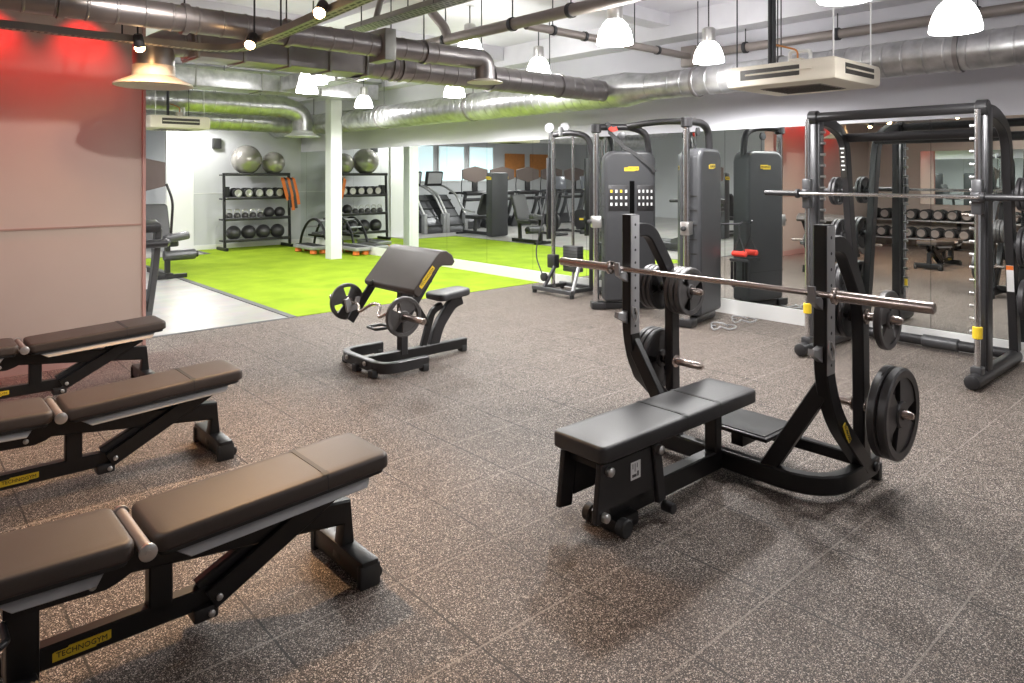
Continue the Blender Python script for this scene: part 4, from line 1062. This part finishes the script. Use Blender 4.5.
# cable trays: perforated channel with side lips
def tray(name, label, pts, w, fil=.4, hang=()):
    t = thing(name, label, 'cable tray', (0,0,0))
    pf = fillet(pts, fil, 8)
    MB().bar(pf, .006, w, (0,0,1), 0, bev=.001).build('tray_floor', 'tray_slotted', t)
    for s in (-1,1):
        off = []
        for i, p in enumerate(pf):
            d = (pf[min(i+1,len(pf)-1)]-pf[max(i-1,0)]).normalized(); sd = d.cross(V((0,0,1))).normalized()
            off.append(p + sd*s*w/2 + V((0,0,.018)))
        MB().bar(off, .045, .006, (0,0,1), 0, bev=.001).build('side_lip', 'tray', t)
    for (x,y,z) in hang: rod(t, x, y, z)
    return t
tray('cable_tray', 'dark slotted cable tray curving away from the tan wall, carrying warm spots', [(-5.22,-2.6,2.46),(-5.22,1.93,2.46),(-4.6,1.93,2.463),(-2.4,1.93,2.54)], .075, .45, [(-5.22,.3,2.5),(-5.22,1.2,2.5),(-4.4,1.93,2.5),(-3.6,1.93,2.52)])
tray('cable_tray', 'galvanised slotted cable tray high above the ducts near the thick brown pipe', [(-5.9,3.28,2.9),(-1.6,3.28,2.9)], .16, 0, [(-5.6,3.2,2.9),(-5.1,3.36,2.9),(-4.5,3.2,2.9),(-4.0,3.36,2.9),(-3.4,3.2,2.9)])
cd = thing('conduit', 'thin grey conduit bending up to the ceiling beside the cable tray', 'conduit', (0,0,0))
MB().tube([(-5.9,3.5,2.95),(-5.75,3.5,3.25),(-5.2,3.6,3.32),(-2.,3.6,3.32)], .03, 10, .1).build('run', 'tray', cd)

# ------------------------------------------------------------------ pendant lamps
def pendant(x, y, z, label, power=60.):
    t = thing('pendant_lamp', label, 'ceiling lamp', (x,y,z), 0, 'domed pendant lamps')
    MB().lathe([(.148,0),(.150,.008),(.145,.05),(.128,.11),(.100,.165),(.066,.20),(.064,.196),(.098,.160),(.125,.106),(.141,.05),(.144,.006)], (0,0,0), (0,0,1), 32, closed=True).build('dome', 'dome', t)
    MB().lathe([(.060,.19),(.066,.21),(.066,.33),(.050,.345)], (0,0,0), (0,0,1), 20).build('gear_housing', 'silver', t)
    MB().cyl((0,0,.34),(0,0,CZ-z), .007, 8).build('stem', 'rod', t)
    MB().lathe([(.02,.10),(.035,.13),(.03,.19)], (0,0,0), (0,0,1), 14).build('bulb', 'dome', t)
    l = bpy.data.lights.new('lamp_light', 'SPOT'); l.energy = power; l.spot_size = math.radians(172); l.spot_blend = .35; l.color = (1.,.985,.97); l.shadow_soft_size = .10
    o = bpy.data.objects.new('lamp_light', l); COL.objects.link(o); o.location = (x,y,z-.11)
    return t
LP = [(-3.84,4.57,2.66,'white pendant lamp hanging over the brown cross pipe, between the barbell and preacher bench'),
 (-1.5,5.13,2.49,'white pendant lamp nearest the room corner, over the smith machine'),
 (-3.97,6.16,2.69,'white pendant lamp directly before the big duct next to the air conditioner'),
 (-6.4,6.15,2.83,'white pendant lamp peeking above the meeting of the branch duct and big duct'),
 (-10.6,6.1,2.70,'small distant white pendant lamp beside the white column'),
 (-7.94,6.0,2.66,'white pendant lamp half hidden below the round branch duct'),
 (-6.2,4.9,2.90,'white pendant lamp glowing just over the down-turned duct elbow'),
 (-7.15,3.5,2.56,'white pendant lamp showing under the square duct beside the column'),
 (-1.75,4.1,2.57,'white pendant lamp just over the top of the air conditioner'),
 (1.8,4.4,2.7,'white pendant lamp added for light beyond the smith machine'),  # pendants from here down are added to light the room
 (-3.2,-1.2,2.8,'white pendant lamp added for light before the dumbbell rack'),
 (-9.6,4.6,2.75,'white pendant lamp added for light over the turf middle'),
 (-14.6,4.6,2.75,'white pendant lamp added for light over the far turf corner'),
 (-9.0,.6,2.75,'white pendant lamp added for light over the nearest treadmill'),
 (-11.6,-1.4,2.75,'white pendant lamp added for light over the exercise bikes'),
 (-14.6,1.6,2.75,'white pendant lamp added for light over the stair climbers'),
 (-17.8,-1.4,2.75,'white pendant lamp added for light over the treadmill row'),
 (-10.5,2.0,2.75,'white pendant lamp added for light over the leg machine'),
 (-9.2,-3.6,2.75,'white pendant lamp added for light over the pin-loaded machines')]  # extra lamp, added to brighten the cardio floor in the mirror
PW = [180,95,130,100,105,90,130,75,60,50,50,90,105,90,140,150,180,100,180]
for (x,y,z,lb),p_ in zip(LP,PW): pendant(x,y,z,lb,p_)
# warm spots on the tray
def spot_head(loc, aim, label, energy, col=(1,.60,.30), size=75):
    t = thing('track_spot', label, 'spotlight', loc, 0, 'spot heads')
    d = (V(aim)-V(loc)).normalized()
    MB().lathe([(.022,0),(.03,.01),(.034,.08),(.030,.082),(.028,.05)], (0,0,0), d, 18).build('head', 'rod', t)
    MB().lathe([(.001,.0),(.029,.0),(.033,.018),(.026,.036),(.012,.045),(.001,.047)], d*.075, d, 16).build('bulb', 'warm_bulb', t)
    MB().cyl((0,0,0),(0,0,CZ-loc[2]), .006, 8).build('bracket', 'rod', t)
    l = bpy.data.lights.new('spot_light', 'SPOT'); l.energy = energy; l.color = col; l.spot_size = math.radians(size); l.spot_blend = .8; l.shadow_soft_size = .03
    o = bpy.data.objects.new('spot_light', l); COL.objects.link(o); o.location = V(loc)+d*.15
    o.rotation_euler = d.to_track_quat('-Z','Y').to_euler()
    return t
spot_head((-5.125,1.27,2.50), (-5.5,1.5,1.6), 'warm glowing spot on the tray in front of the tan wall', 20, (1,.5,.18), size=150)
spot_head((-4.67,1.865,2.51), (-3.9,.7,.2), 'warm glowing spot where the tray bends away over the room', 170, size=110)
spot_head((-3.68,1.865,2.54), (-2.4,.3,.2), 'warm glowing spot farthest along the tray', 110, size=110)
spot_head((-3.35,1.28,2.97), (-6.6,1.35,1.45), 'white spot aimed at the bell diffuser and tan wall', 135, (1,.92,.86), 44)
# red wall washers clipped to the upper duct side of the tray
for i,(y,e) in enumerate(((1.26,42),(.62,42),(-.02,42),(-.66,42))):
    t = thing('wall_washer', 'red spotlight washing the tan wall, number %d from the free wall end' % (i+1), 'spotlight', (-6.48,y,3.12), 0, 'red wall washers')
    d = V((-.24,0,-.75)).normalized()
    MB().lathe([(.03,0),(.045,.01),(.05,.12),(.045,.122),(.04,.08)], (0,0,0), d, 18).build('head', 'rod', t)
    MB().cyl((0,0,0),(0,0,CZ-3.12), .008, 8).build('stem', 'rod', t)
    l = bpy.data.lights.new('washer_light', 'SPOT'); l.energy = e; l.color = (1,.004,.006); l.spot_size = math.radians(84); l.spot_blend = 1.; l.shadow_soft_size = .04
    o = bpy.data.objects.new('washer_light', l); COL.objects.link(o); o.location = V((-6.48,y,3.12))+d*.13
    o.rotation_euler = d.to_track_quat('-Z','Y').to_euler()

# ------------------------------------------------------------------ world and view
w = bpy.data.worlds.new('world'); SC.world = w; w.use_nodes = True
w.node_tree.nodes['Background'].inputs[0].default_value = (.6,.62,.66,1); w.node_tree.nodes['Background'].inputs[1].default_value = .3
vs = SC.view_settings
vs.view_transform = 'Standard'; vs.look = 'None'; vs.gamma = 1; vs.use_curve_mapping = False
vs.exposure = 0.25
SC.cycles.max_bounces = 8; SC.cycles.diffuse_bounces = 4; SC.cycles.glossy_bounces = 6
SC.cycles.caustics_reflective = True; SC.cycles.caustics_refractive = False
SC.cycles.sample_clamp_indirect = 3
